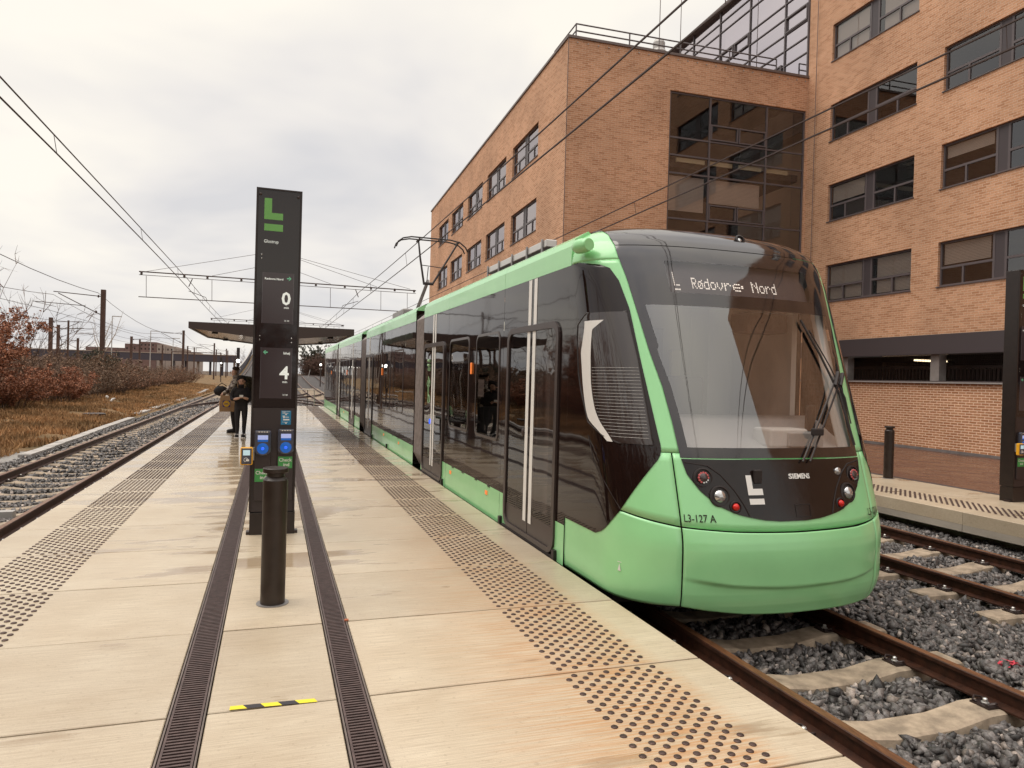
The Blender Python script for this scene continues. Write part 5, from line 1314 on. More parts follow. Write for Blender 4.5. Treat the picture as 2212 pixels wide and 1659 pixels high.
MB().box(XS + .012, XS + .016, 8.98, 9.26, 1.47, 1.70).obj('notice', M['interior_light'], tram)
b = MB(); q = [(-.78, .27), (-.79, .27)]
nt_ = MB(); nt_.face([S(-.835, .215, .006), S(-.81, .215, .006), S(-.822, .275, .006)]); nt_.face([S(-.838, .283, .006), S(-.806, .283, .006), S(-.806, .288, .006), S(-.838, .288, .006)]); nt_.obj('jacking_mark', M['white'], tram, fix=False)
# roof gear
for (y0, y1, x0, x1, z) in ((7.2, 11.8, 3.5, 5.0, 3.32), (15, 19.2, 3.1, 4.8, 3.30), (17.2, 18.8, 2.95, 3.2, 3.36), (24, 29, 3.1, 4.8, 3.3), (33, 37, 3.1, 4.8, 3.3)):
    MB().box(x0, x1, y0, y1, 3.16, z).obj('roof_box', M['grey_metal'], tram, bevel=.03)
MB().box(3.06, 3.2, 7.95, 10.45, 3.31, 3.405).obj('roof_box', M['light_metal'], tram, bevel=.012)
for y in (8.05, 8.6, 9.2, 9.8, 10.35): MB().box(3.045, 3.059, y, y + .045, 3.2, 3.42).obj('roof_box_strap', M['grey_metal'], tram)
# pantograph
pg = thing('pantograph', None, None); pg.parent = tram
MB().box(3.55, 4.35, 18.6, 21.4, 3.28, 3.44).obj('pantograph_base', M['grey_metal'], pg)
MB().tube([(3.95, 21.1, 3.45), (3.90, 18.95, 4.30)], [.055, .045], 8).obj('lower_arm', M['grey_metal'], pg)
MB().tube([(3.78, 18.9, 4.22), (3.68, 18.98, 4.9), (3.64, 19.1, 5.42)], [.03, .026, .022], 8).obj('upper_arm', M['black_matt'], pg)
MB().tube([(4.02, 18.9, 4.22), (4.40, 19.0, 4.85), (4.72, 19.1, 5.38)], [.03, .028, .024], 8).obj('upper_arm', M['black_matt'], pg)
MB().tube([(3.76, 18.9, 4.22), (4.04, 18.9, 4.22)], .04, 8).obj('knee_joint', M['black_matt'], pg)
MB().tube([(3.70, 18.98, 4.72), (3.95, 18.95, 4.70), (4.27, 18.98, 4.68)], .012, 6).obj('stay_rod', M['black_matt'], pg); MB().tube([(3.87, 18.95, 4.28), (3.90, 18.95, 4.68)], .012, 6).obj('stay_rod', M['black_matt'], pg)
for dy in (-.16, .16):
    MB().tube([(3.02, 19.1 + dy, 5.16), (3.07, 19.1 + dy, 5.30), (3.2, 19.1 + dy, 5.40), (3.42, 19.1 + dy, 5.45), (4.5, 19.1 + dy, 5.45), (4.76, 19.1 + dy, 5.40), (4.92, 19.1 + dy, 5.28), (4.98, 19.1 + dy, 5.16)], .02, 6).obj('collector_bow', M['black_matt'], pg)
for x in (3.64, 4.72): MB().tube([(x, 18.9, 5.40), (x, 19.3, 5.40)], .03, 6).obj('spring_box', M['black_matt'], pg)
# bogie and wheels under the front section
for yb in (8.9, 9.0 + 8, 26.5, 35.0):
    bg_ = MB(); bg_.box(3.1, 4.85, yb - 1.1, yb + 1.1, -.2, .0); bg_.obj('bogie', M['under'], tram)
    for s in (-1, 1):
        for dy in (-.9, .9):
            w = MB().lathe([(.30, -.06), (.30, .06)], 20).obj('wheel', M['steel_dark'], tram); w.location = (3.98 + s * .7525, yb + dy, RZ + .302); w.rotation_euler = (0, PI / 2, 0)

# ------------------------------------------------------------------ station signs and bollards
def make_sign():
    t = thing('station_sign', 'tall dark station sign with green L logo and two displays behind the near bollard', 'sign', (.022, 7.93, 0))
    cx = .022; q = lambda x0, x1, z0, z1, y0, y1, name, m, par=t, bev=0: MB().box(x0 - cx, x1 - cx, y0, y1, z0, z1).obj(name, M[m], par, bevel=bev)
    q(-.209, .251, .243, 3.652, .004, .22, 'casing', 'sign_dark', bev=.006)
    fr = MB()
    for a, b_, c, d in ((-.209, -.190, .243, 3.652), (.232, .251, .243, 3.652), (-.1895, .2315, 3.636, 3.652)): fr.box(a - cx, b_ - cx, -.012, .0035, c, d)
    fr.obj('front_frame', M['sign_dark'], t)
    q(-.188, .230, 1.345, 3.634, -.004, .002, 'front_glass', 'sign_glass')
    q(-.188, .230, .246, 1.341, -.004, .002, 'lower_panel', 'sign_panel')
    q(-.200, .256, -.002, .236, .0, .215, 'base_box', 'sign_dark', bev=.004)
    for a, b_ in ((-.232, -.201), (.257, .288)): q(a, b_, 0, .030, .02, .12, 'base_bracket', 'steel_dark')
    for z in (2.915, 2.955, 1.98 + .08, 2.10): 
        d = MB().lathe([(.0065, 0), (.003, .003)], 8, (0, 0, 0)).obj('bolt', M['lens'], t); d.location = (-.165 - .0, -.005, z); d.rotation_euler = (PI / 2, 0, 0)
    for z in (2.04, 2.085):
        d = MB().lathe([(.0065, 0), (.003, .003)], 8, (0, 0, 0)).obj('bolt', M['lens'], t); d.location = (.155, -.005, z); d.rotation_euler = (PI / 2, 0, 0)
    for x in (-.17, .21):
        d = MB().lathe([(.016, 0), (.016, .003), (.006, .008)], 12).obj('corner_fixing', M['steel_dark'], t); d.location = (x - cx, -.005, 3.585); d.rotation_euler = (PI / 2, 0, 0)
    b = MB(); Y0, Y1 = -.0065, -.0045
    b.box(-.128 - cx, -.053 - cx, Y0, Y1, 3.326, 3.548); b.box(-.0529 - cx, .060 - cx, Y0, Y1, 3.326, 3.397); b.obj('logo', M['sign_green'], t)
    MB().box(-.125 - cx, .062 - cx, Y0, Y1, 3.207, 3.279).obj('logo', M['sign_green'], t)
    text_obj('Glostrup', .048, M['screen_text'], t, (-.126 - cx, -.0055, 3.080), sx=.85)
    for z1, z0, name in ((2.771, 2.235, 'display'), (1.978, 1.443, 'display')):
        s = q(-.126, .184, z0, z1, -.006, -.0042, name, 'display_grey')
        fb = MB()
        for (a, b_, c, d) in ((-.1285, -.1262, z0 - .002, z1 + .002), (.1842, .1865, z0 - .002, z1 + .002)): fb.box(a - cx, b_ - cx, -.0068, -.0042, c, d)
        fb.obj('display_edge', M['reader_grey'], t)
    T = lambda s, size, x, z, al='LEFT', bold=.0, m='screen_text': text_obj(s, size, M[m], t, (x - cx, -.0068, z), align=al, bold=bold)
    T('Rødovre Nord', .031, -.108, 2.694, bold=.0006); T('Ishøj', .036, .166, 1.913, 'RIGHT', .0006)
    T('0', .190, .160, 2.438, 'RIGHT', .004); T('min', .034, .142, 2.396, 'RIGHT', .0005); T('10 40', .024, .149, 2.260, 'RIGHT')
    T('4', .190, .160, 1.652, 'RIGHT', .004); T('min', .034, .145, 1.609, 'RIGHT', .0005); T('10 40', .024, .152, 1.474, 'RIGHT')
    def arrow(x, z, s):
        a = MB(); f = lambda pts: a.face([(x - cx + s * u, -.0068, z + v) for u, v in pts])
        f([(-.022, -.005), (.004, -.005), (.004, .005), (-.022, .005)]); f([(.022, 0), (.002, .020), (-.006, .020), (.012, 0)]); f([(.022, 0), (.012, 0), (-.006, -.020), (.002, -.020)])
        a.obj('arrow', M['arrow_green'], t, fix=False)
    arrow(.138, 2.716, 1); arrow(-.082, 1.929, -1)
    # blue notice
    nb = q(.090, .192, 1.166, 1.315, -.0065, -.0042, 'blue_notice', 'blue_card')
    w = MB()
    for (a, b_, c, d) in ((.098, .182, 1.306, 1.309), (.112, .135, 1.296, 1.301), (.112, .165, 1.285, 1.290), (.104, .109, 1.296, 1.302), (.104, .109, 1.284, 1.290), (.104, .109, 1.254, 1.260), (.112, .128, 1.235, 1.262), (.112, .176, 1.212, 1.226), (.120, .172, 1.243, 1.249), (.104, .109, 1.190, 1.196), (.116, .160, 1.190, 1.194), (.135, .15, 1.176, 1.188), (.132, .150, 1.268, 1.279)): w.box(a - cx, b_ - cx, -.0082, -.0068, c, d)
    w.obj('print', M['white'], nb)
    # ticket readers: domed clear housings with a glowing blue disc, each on a long dark plate
    for (x0, x1, zt, zb, gz1, gz0, nm) in ((-.168, -.000, 1.108, .846, .702, .566, 'L'), (.062, .230, 1.124, .858, .829, .705, 'R')):
        pl_ = q(x0, x1 - .004, .364, zt - .03, -.028, -.0045, 'reader_plate', 'sign_panel', bev=.006)
        r = (x1 - x0) / 2 - .002; xc = (x0 + x1) / 2 - cx; prf = []
        pts = [(xc - r, zt - .012), (xc - r + .012, zt), (xc + r - .012, zt), (xc + r, zt - .012)] + [(xc + r * math.cos(a), zb + r * .62 + r * .62 * math.sin(a)) for a in np.linspace(0, -PI, 15)]
        rd = MB().prism(pts, 'y', -.075, -.030).obj('reader', M['reader_face'], t, bevel=.010)
        MB().box(xc - r * .62, xc + r * .62, -.0775, -.0755, zt - .095, zt - .05).obj('reader_screen', mat('reader_lcd', (.35, .38, .55), .3, emit=(.35, .45, .9), es=.35), rd)
        MB().box(xc - r * .62, xc + r * .62, -.0775, -.0755, zt - .118, zt - .0955).obj('reader_screen', M['blue_glow'], rd)
        c = MB().lathe([(.058, 0), (.056, .004), (.030, .006)], 28).obj('blue_disc', M['blue_glow'], rd); c.location = (xc, -.0755, zb + .072); c.rotation_euler = (PI / 2, 0, 0)
        c2 = MB().lathe([(.016, 0), (.012, .003), (.004, .004)], 16, (0, 0, .006)).obj('blue_core', M['blue_core'], c)
        MB().box(xc - r * .8, xc + r * .8, -.0765, -.0755, zt - .022, zt - .008).obj('reader_edge', M['reader_grey'], rd)
        for k in range(4): MB().box(xc - .045 + k * .026, xc - .03 + k * .026, -.078, -.0767, zt - .019, zt - .011).obj('pictogram', M['white'], rd)
        g = q(x0 + .010, x1 - .014, gz0, gz1, -.031, -.0285, 'check_in_label', 'check_green')
        xm = (x0 + x1) / 2 - .002 - cx
        text_obj('Check', .052, M['white'], t, (xm - (.0), -.0322, (gz0 + gz1) / 2 + .010), align='CENTER', bold=.0006, sx=.95); text_obj('ind', .052, M['white'], t, (xm + .012, -.0322, (gz0 + gz1) / 2 - .040), align='CENTER', bold=.0006)
    # small card reader on a bracket at the left edge
    q(-.206, -.165, .80, .93, -.10, -.013, 'bracket', 'grey_metal')
    vr = q(-.299, -.178, .757, .940, -.145, -.095, 'card_reader', 'yellow', bev=.014)
    q(-.288, -.189, .768, .930, -.152, -.1455, 'reader_front', 'reader_face', par=t, bev=.004)
    q(-.272, -.205, .858, .912, -.1545, -.1525, 'reader_display', 'screen_pale')
    rg = MB().tube([(-.243 - cx + .020 * math.cos(a), -.1545, .812 + .020 * math.sin(a)) for a in np.linspace(-.2, 4.6, 14)], .0028, 5).obj('contactless_mark', M['white'], t)
    MB().box(-.243 - cx, -.212 - cx, -.156, -.1535, .798, .818).obj('contactless_mark', M['white'], t)
    return t
sign1 = make_sign()
sign2 = copy_tree(sign1); sign2.location = (11.268, 8.04, 0); sign2['label'] = 'dark station sign on the far platform at the right edge of the photo'
def make_bollard(loc, label):
    t = thing('bollard', label, 'bollard', loc, group='dark bollards on the platforms')
    MB().lathe([(.088, 0), (.088, .922), (.070, .944), (.064, .950), (.064, .975)], 36).obj('post', M['bollard'], t); smooth_by_angle(t.children[0])
    MB().lathe([(.086, .9755), (.0915, .980), (.0915, 1.007), (.087, 1.012)], 36).obj('cap', M['bollard'], t); smooth_by_angle(t.children[1])
    MB().lathe([(.116, 0), (.116, .006), (.0885, .0065)], 36).obj('ground_ring', M['grey_metal'], t)
    return t
b1 = make_bollard((.037, 5.56, 0), 'dark brown bollard in the middle of the near platform in front of the station sign')
b2 = copy_tree(b1); b2.location = (11.33, 10.69, 0); b2['label'] = 'dark bollard on the far right platform in front of the brick wall'

# ------------------------------------------------------------------ shelter
sh = thing('shelter', 'tram stop shelter with a broad dark wing shaped roof behind the station sign', 'shelter', (0, 18.0, 0))
def shelter_roof():
    sec = [(-1.885, 2.69), (-1.885, 2.84), (1.885, 2.84), (1.885, 2.69), (.10, 2.505), (-.10, 2.505)]
    MB().prism(sec, 'y', 0, .06).obj('fascia', M['shelter'], sh); MB().prism(sec, 'y', 5.04, 5.10).obj('fascia', M['shelter'], sh)
    b = MB()
    for s in (-1, 1): b.face([(s * 1.83, .0605, 2.71), (s * .10, .0605, 2.53), (s * .10, 5.0395, 2.53), (s * 1.83, 5.0395, 2.71)])
    b.face([(-.1, .0605, 2.53), (.1, .0605, 2.53), (.1, 5.0395, 2.53), (-.1, 5.0395, 2.53)]); b.obj('soffit', M['soffit'], sh, fix=False)
    for s in (-1, 1): MB().box(s * 1.86 - .025, s * 1.86 + .025, .0605, 5.0395, 2.69, 2.84).obj('edge_beam', M['shelter'], sh)
    MB().box(-1.834, 1.834, .0605, 5.0395, 2.80, 2.835).obj('roof_deck', M['shelter'], sh)
    for s in (-1, 1):
        for y in (.5, 4.5): MB().lathe([(.07, -.05), (.07, 0)], 14, (s * 1.35, y, 2.655)).obj('lamp', M['black_matt'], sh)
    for y in (1.2, 3.9): MB().box(-.07, .07, y - .07, y + .07, 0, 2.53).obj('post', M['shelter'], sh)
    MB().box(-.012, .012, 1.28, 3.82, .25, 2.2).obj('glass_screen', M['win_glass'], sh)
    for s in (-1, 1):
        MB().box(*sorted((s * .08, s * .45)), 1.4, 3.7, .44, .50).obj('bench_seat', M['shelter'], sh)
        for y in (1.6, 3.5): MB().box(*sorted((s * .2, s * .3)), y - .05, y + .05, 0, .44).obj('bench_leg', M['shelter'], sh)
shelter_roof()
for (sgn, lb) in ((1, 'pale tube railing at the platform end right of the station sign'), (-1, 'pale tube railing at the platform end behind the waiting people')):
    rl_ = thing('end_railing', lb, 'railing', (0, 38.3, 0), group='railings at the platform end')
    MB().tube([(sgn * .9, 0, .86), (sgn * 2.02, 0, .86), (sgn * 2.05, 0, .82), (sgn * 2.05, 0, 0)], .022, 8).obj('rail', M['galv'], rl_)
    for x in (1.72, .9): MB().tube([(sgn * x, 0, 0), (sgn * x, 0, .86)], .018, 8).obj('post', M['steel_dark'], rl_)

# ------------------------------------------------------------------ people
def skin_body(name, joints, edges, paint, mats, parent, sub=2):
    """joints: list of (x,y,z,r); edges; paint(center)->material index. One continuous body."""
    me = bpy.data.meshes.new(name); me.from_pydata([j[:3] for j in joints], edges, []); o = link(name, me)
    o.modifiers.new('skin', 'SKIN'); 
    for v, j in zip(me.skin_vertices[0].data, joints): v.radius = (j[3], j[4] if len(j) > 4 else j[3]); v.use_root = False
    me.skin_vertices[0].data[0].use_root = True
    o.modifiers['skin'].use_smooth_shade = True; s = o.modifiers.new('sub', 'SUBSURF'); s.levels = sub; s.render_levels = sub
    dg = bpy.context.evaluated_depsgraph_get(); m2 = bpy.data.meshes.new_from_object(o.evaluated_get(dg)); bpy.data.objects.remove(o)
    m2.materials.clear()
    for m in mats: m2.materials.append(M[m])
    for p in m2.polygons: p.material_index = paint(p.center); p.use_smooth = True
    return link(name, m2, parent)
def ellipsoid(name, m, parent, c, r, rot=(0, 0, 0), n=16, jit=0.0):
    bm = bmesh.new(); bmesh.ops.create_uvsphere(bm, u_segments=n, v_segments=n * 3 // 4, radius=1)
    for v in bm.verts:
        k = 1 + random.uniform(-jit, jit); v.co = Vector((v.co.x * r[0] * k, v.co.y * r[1] * k, v.co.z * r[2] * k))
    me = bpy.data.meshes.new(name); bm.to_mesh(me); bm.free(); me.materials.append(M[m]); me.polygons.foreach_set('use_smooth', [jit == 0] * len(me.polygons))
    o = link(name, me, parent, c); o.rotation_euler = rot; return o
def fingers(hand, dirv, side, r, m, parent):
    """four short bent fingers and a thumb, one skinned chain each"""
    d = Vector(dirv).normalized(); up = Vector((0, 0, 1)); lat = d.cross(up).normalized() * side
    for k, ln in enumerate((.060, .068, .064, .050)):
        o = Vector(hand) + lat * (k - 1.5) * .019; MB().tube([o, o + d * ln * .55, o + d * ln * .9 + Vector((0, 0, .018))], [r, r * .95, r * .75], 6).obj('finger', M[m], parent, smooth=True)
    o = Vector(hand) + lat * -.030; MB().tube([o - d * .02, o + d * .02 + up * .02, o + d * .045 + up * .03], [r * 1.1, r, r * .8], 6).obj('thumb', M[m], parent, smooth=True)
def face(head, fwd, s, parent, skin='skin'):
    f = Vector(fwd).normalized(); lat = f.cross(Vector((0, 0, 1))).normalized(); up = lat.cross(f)
    H = Vector(head)
    for k in (-1, 1):
        ellipsoid('eye', 'black_cloth', parent, H + f * s * .088 + lat * k * s * .032 + up * s * .008, (.011 * s, .006 * s, .006 * s), n=8)
        ellipsoid('eyebrow', 'hair', parent, H + f * s * .090 + lat * k * s * .034 + up * s * .030, (.017 * s, .006 * s, .004 * s), n=8)
        ellipsoid('ear', skin, parent, H + lat * k * s * .080, (.012 * s, .018 * s, .028 * s), n=8)
    ellipsoid('nose', skin, parent, H + f * s * .098 - up * s * .014, (.013 * s, .014 * s, .022 * s), n=8)
    ellipsoid('mouth', 'red_lip', parent, H + f * s * .088 - up * s * .052, (.022 * s, .008 * s, .006 * s), n=8)
M['red_lip'] = mat('lips', (.33, .10, .08), .5)
wo = thing('person', 'woman in black hooded jacket and black trousers looking down at her phone on the platform', 'person', (-.77, 19.73, 0))
J = [(0.02, 0, .86, .125, .10), (0.02, 0, 1.02, .135, .105), (0.01, 0, 1.17, .150, .11), (0, 0, 1.27, .135, .10), (0, 0.0, 1.335, .055), (0, -.015, 1.40, .062, .066), (0, -.03, 1.47, .082, .090), (0, -.015, 1.535, .048, .056),
     (.165, 0, 1.25, .075), (.225, .02, 1.08, .062), (.225, -.10, .985, .052), (.10, -.24, 1.035, .034), (.055, -.275, 1.045, .027),
     (-.165, 0, 1.25, .075), (-.225, .0, 1.08, .062), (-.215, -.12, .985, .052), (-.06, -.24, 1.025, .034), (-.02, -.275, 1.04, .027),
     (.085, 0, .76, .100), (.095, -.01, .48, .066), (.085, .01, .26, .056), (.085, .02, .085, .040), (.085, -.10, .04, .036),
     (-.075, 0, .76, .100), (-.085, -.01, .48, .066), (-.075, .01, .26, .056), (-.075, .02, .085, .040), (-.095, -.10, .04, .036)]
Eg = [(0, 1), (1, 2), (2, 3), (3, 4), (4, 5), (5, 6), (6, 7), (3, 8), (8, 9), (9, 10), (10, 11), (11, 12), (3, 13), (13, 14), (14, 15), (15, 16), (16, 17), (0, 18), (18, 19), (19, 20), (20, 21), (21, 22), (0, 23), (23, 24), (24, 25), (25, 26), (26, 27)]
def pw(c):
    if c.z > 1.36: return 0
    if c.y < -.20 and .95 < c.z < 1.12: return 0
    return 1 if c.z > .80 else 2
skin_body('body', J, Eg, pw, ['skin', 'black_cloth', 'black_cloth2', 'shoe_white'], wo)
ellipsoid('jacket', 'black_cloth', wo, (0.02, .01, 1.08), (.225, .155, .25), n=20, jit=.015); ellipsoid('hood', 'black_cloth', wo, (0, .075, 1.48), (.125, .12, .140), n=20, jit=.05)
ellipsoid('hood_fur', 'black_cloth', wo, (0, .01, 1.565), (.118, .095, .050), n=18, jit=.14)
ellipsoid('scarf', 'black_cloth', wo, (0, -.02, 1.345), (.095, .085, .045), n=16, jit=.05)
face((0, -.035, 1.462), (0, -1, -.15), 1.0, wo)
for s in (-1, 1):
    MB().tube([(s * .082, -.075, 1.44), (s * .088, -.09, 1.36), (s * .08, -.115, 1.29)], [.007, .009, .004], 6).obj('hair', mat('blonde_hair', (.36, .22, .12), .6), wo)
    sh_ = ellipsoid('shoe', 'black_cloth', wo, (s * .083 - .005, -.06, .048), (.050, .130, .042), (0, 0, s * -.08)); sh_.scale = (1.15, 1.1, 1.25); sl_ = MB().box(-.050, .050, -.135, .125, -.045, -.020).obj('sole', M['shoe_white'], sh_, bevel=.01)
    for k in range(3): MB().box(-.052, .052, -.06 + k * .05, -.04 + k * .05, -.01, .040).obj('shoe_stripe', M['shoe_white'], sh_, bevel=.006)
fingers((.055, -.275, 1.04), (-1, -.15, 0), 1, .009, 'skin', wo); fingers((-.02, -.275, 1.035), (1, -.25, .1), -1, .009, 'skin', wo)
tag(MB().box(-.80, -.71, 19.40, 19.415, 1.06, 1.115).obj('phone', M['white_trim']), 'pale smartphone held in the hands of the woman in black', 'phone')
mn = thing('person', 'man in plaid coat with short brown hair standing behind the woman and looking left', 'person', (-1.02, 21.35, 0))
J2 = [(.02, 0, .95, .13, .12), (.03, 0, 1.12, .14, .13), (.04, .01, 1.30, .155, .15), (.04, .01, 1.45, .13, .14), (.02, 0, 1.535, .062), (-.005, 0, 1.62, .072, .066), (-.01, 0, 1.70, .090, .078), (0.0, 0, 1.785, .060, .060),
      (.05, -.18, 1.42, .085), (-.05, -.30, 1.24, .070), (-.22, -.50, 1.12, .055), (-.285, -.60, 1.08, .032),
      (.02, .19, 1.42, .085), (-.12, .20, 1.20, .068), (-.28, .14, 1.12, .052), (-.34, .10, 1.10, .032),
      (.0, -.08, .80, .105), (-.01, -.09, .50, .078), (.02, -.09, .25, .066), (.03, -.09, .09, .045), (-.12, -.09, .045, .042),
      (.03, .09, .80, .105), (.03, .10, .50, .078), (.05, .10, .25, .066), (.06, .10, .09, .045), (-.09, .10, .045, .042)]
E2 = [(0, 1), (1, 2), (2, 3), (3, 4), (4, 5), (5, 6), (6, 7), (3, 8), (8, 9), (9, 10), (10, 11), (3, 12), (12, 13), (13, 14), (14, 15), (0, 16), (16, 17), (17, 18), (18, 19), (19, 20), (0, 21), (21, 22), (22, 23), (23, 24), (24, 25)]
def pm_(c):
    if c.z > 1.555: return 0
    if c.x < -.255 and c.z > 1.0: return 0
    return 1 if c.z > .86 else 2
skin_body('body', J2, E2, pm_, ['skin', 'plaid', 'black_cloth2'], mn)
ellipsoid('coat', 'plaid', mn, (.04, 0, 1.18), (.20, .20, .30), n=20); ellipsoid('hood', 'hoodie', mn, (.07, .01, 1.545), (.13, .14, .085), (0, .25, 0), n=18)
ellipsoid('hair', 'hair', mn, (.035, 0, 1.79), (.100, .088, .062), n=18, jit=.07); face((-.01, 0, 1.70), (-1, -.35, -.05), 1.05, mn)
for s in (-1, 1): sh_ = ellipsoid('shoe', 'black_cloth', mn, (-.03, s * .095, .05), (.145, .052, .046)); MB().box(-.14, .12, -.048, .048, -.05, -.03).obj('sole', M['black_matt'], sh_, bevel=.008)
fingers((-.285, -.60, 1.07), (-.3, -.3, -1), 1, .010, 'skin', mn); fingers((-.34, .10, 1.09), (-.4, 0, -1), 1, .010, 'skin', mn)
pk = thing('backpack', 'dark mottled bulky backpack on the back of the man in the plaid coat', 'backpack', (-.72, 21.38, 1.22)); ellipsoid('pack', 'camo', pk, (0, 0, 0), (.20, .19, .30), n=18, jit=.06); ellipsoid('fur_collar', 'camo', pk, (.02, 0, .26), (.22, .17, .10), n=18, jit=.16)
dbg = thing('shoulder_bag', 'black soft bag hanging in front of the man in the plaid coat', 'bag', (-1.36, 21.2, 1.16))
ellipsoid('bag_body', 'black_cloth', dbg, (0, 0, 0), (.19, .16, .14), n=16, jit=.05); MB().tube([(-.12, 0, .10), (.02, .05, .22), (.14, .1, .14)], .012, 6).obj('strap', M['black_cloth'], dbg)
pb = thing('paper_bag', 'brown paper shopping bag with a round yellow and blue logo held beside the woman', 'bag', (-1.17, 20.72, .62), .12)
bb = MB(); w, d_, h = .19, .09, .44
bb.v = [(-w * .95, -d_, 0), (w * .95, -d_, 0), (w * .95, d_, 0), (-w * .95, d_, 0), (-w, -d_ * .9, h * .5), (w * 1.02, -d_, h * .5), (w, d_, h * .5), (-w, d_, h * .5), (-w * .8, -d_ * .25, h), (w * .9, -d_ * .3, h * .97), (w * .9, d_ * .3, h * .97), (-w * .8, d_ * .3, h)]
for q in ((0, 1, 5, 4), (1, 2, 6, 5), (2, 3, 7, 6), (3, 0, 4, 7), (4, 5, 9, 8), (5, 6, 10, 9), (6, 7, 11, 10), (7, 4, 8, 11), (3, 2, 1, 0)): bb.f.append(q); bb.mi.append(0); bb.uv.append(None)
bb.obj('bag_body', M['paper_bag'], pb)
lg = MB(); lg.box(-.11, .08, -.096, -.092, .13, .30); lg.obj('logo_square', M['logo_blue'], pb)
ld = MB().lathe([(.082, 0), (.082, .003)], 24).obj('logo_disc', M['logo_yellow'], pb); ld.location = (-.015, -.0975, .215); ld.rotation_euler = (PI / 2, 0, 0)
text_obj('LIDL', .055, M['logo_blue'], pb, (-.015, -.102, .195), align='CENTER', bold=.002)
for s in (-1, 1): MB().tube([(-.07, s * .02, .43), (-.09, s * .01, .50), (-.13, 0, .53), (-.02, s * .01, .50), (.06, s * .02, .43)], .004, 5).obj('handle', M['paper_bag'], pb)

# ------------------------------------------------------------------ vegetation
def twig_mesh(n, R, H, base, mtw, seed, leaves=0, mleaf=None, thick=.012, spread=1.0, lsize=.055, lean=0.0, name='shrub'):
    """bare shrub: curved branching twigs as thin three-sided tubes, optional small leaves held on them"""
    r = np.random.default_rng(seed); V = []; F = []; tips = []
    def seg(p, q, w0, w1):
        d = q - p; l = np.linalg.norm(d); d = d / max(l, 1e-6); a = np.cross(d, [0.3, .2, 1]); a /= max(np.linalg.norm(a), 1e-6); b_ = np.cross(d, a); k = len(V)
        for c_, w in ((p, w0), (q, w1)):
            for t in range(3): an = t * 2.094; V.append(c_ + (a * math.cos(an) + b_ * math.sin(an)) * w)
        for t in range(3): t2 = (t + 1) % 3; F.append((k + t, k + t2, k + 3 + t2)); F.append((k + t, k + 3 + t2, k + 3 + t))
    for i in range(n):
        a = r.uniform(0, 6.283); rr = R * .45 * math.sqrt(r.random()); p = np.array([rr * math.cos(a), rr * math.sin(a), base])
        out_ = np.array([math.cos(a), math.sin(a), 0]) * r.uniform(.1, .9) * spread; h = H * r.uniform(.55, 1.0); m = 5; w = thick * r.uniform(.7, 1.3)
        d = np.array([0, 0, 1.0]) + out_ * .5 + np.array([lean, 0, 0])
        for k in range(m):
            d = d + r.normal(0, .16, 3) + out_ * .10; d /= np.linalg.norm(d); q = p + d * h / m
            seg(p, q, w * (1 - k / m * .8), w * (1 - (k + 1) / m * .8)); 
            if k > 0:
                for _ in range(2):
                    e = d + r.normal(0, .55, 3); e[2] = abs(e[2]) * .7 + .15; e /= np.linalg.norm(e); L = h * r.uniform(.10, .30); q1 = q + e * L * .5; e2 = e + r.normal(0, .3, 3); q2 = q1 + e2 / np.linalg.norm(e2) * L * .5
                    seg(q, q1, w * .45, w * .3); seg(q1, q2, w * .3, w * .12); tips += [(q, q1), (q1, q2)]
                    for _ in range(2):
                        e3 = e2 + r.normal(0, .7, 3); e3 /= np.linalg.norm(e3); q3 = q1 + e3 * L * .35; seg(q1, q3, w * .22, w * .08); tips.append((q1, q3))
            p = q
    V = np.array(V); F = np.array(F); me = fast_mesh(name, V, F, mtw)
    if not leaves: return me, None
    T = np.array([[t[0], t[1]] for t in tips]); i = r.integers(0, len(T), leaves); u = r.random((leaves, 1)); P = T[i, 0] * (1 - u) + T[i, 1] * u + r.normal(0, .06, (leaves, 3)); P = P[P[:, 2] > base - .1]; n_ = len(P)
    A = r.normal(size=(n_, 3)); A /= np.linalg.norm(A, axis=1)[:, None]; B = np.cross(A, r.normal(size=(n_, 3))); B /= np.linalg.norm(B, axis=1)[:, None]; s = lsize * r.uniform(.6, 1.4, (n_, 1))
    LV = np.stack([P - A * s, P + B * s * .5, P + A * s, P - B * s * .5], 1).reshape(-1, 3); LF = np.arange(n_ * 4).reshape(-1, 4)
    return me, fast_mesh('leaves', LV, LF, mleaf)
def shrub(label, proto, loc, sc=(1, 1, 1), rz=0, cat='shrub', group=None, name='shrub'):
    t = thing(name, label, cat, loc, rz, group); t.scale = sc
    link('branches', proto[0], t)
    if proto[1]: link('foliage', proto[1], t)
    return t
beech = twig_mesh(80, 2.8, 4.4, 0, M['twig'], 3, 42000, M['leaf_rust'], .020, 1.1, .052)
rustlow = twig_mesh(46, 1.9, 2.3, 0, M['twig'], 4, 15000, M['leaf_rust'], .016, 1.2, .045)
bare = [twig_mesh(110, 2.2, 2.7, -.1, M['twig'], 5 + k, 5200, mat('dry_leaf_%s' % 'abc'[k], ((.19, .115, .070), (.16, .105, .068), (.22, .115, .068))[k], .9, island=.5), .018, 1.3, .06) for k in range(3)]
grn = twig_mesh(50, 1.9, 3.2, 0, M['twig'], 9, 9000, M['needle'], .02, .8, .06)
tall = twig_mesh(16, 1.6, 5.4, 0, M['twig'], 12, 0, None, .026, .55)
def gz(x, y): return bankz(x, y) - .05
shrub('large rusty leaved beech bush at the left edge of the photo', beech, (-13.9, 38.5, gz(-12.6, 38.5)), (1.05, 1.1, 1.04), .4)
shrub('lower rusty leaved bush at the foot of the large beech bush', rustlow, (-11.3, 37.2, gz(-10.6, 37.2)), (1.1, 1, .85), 1.2)
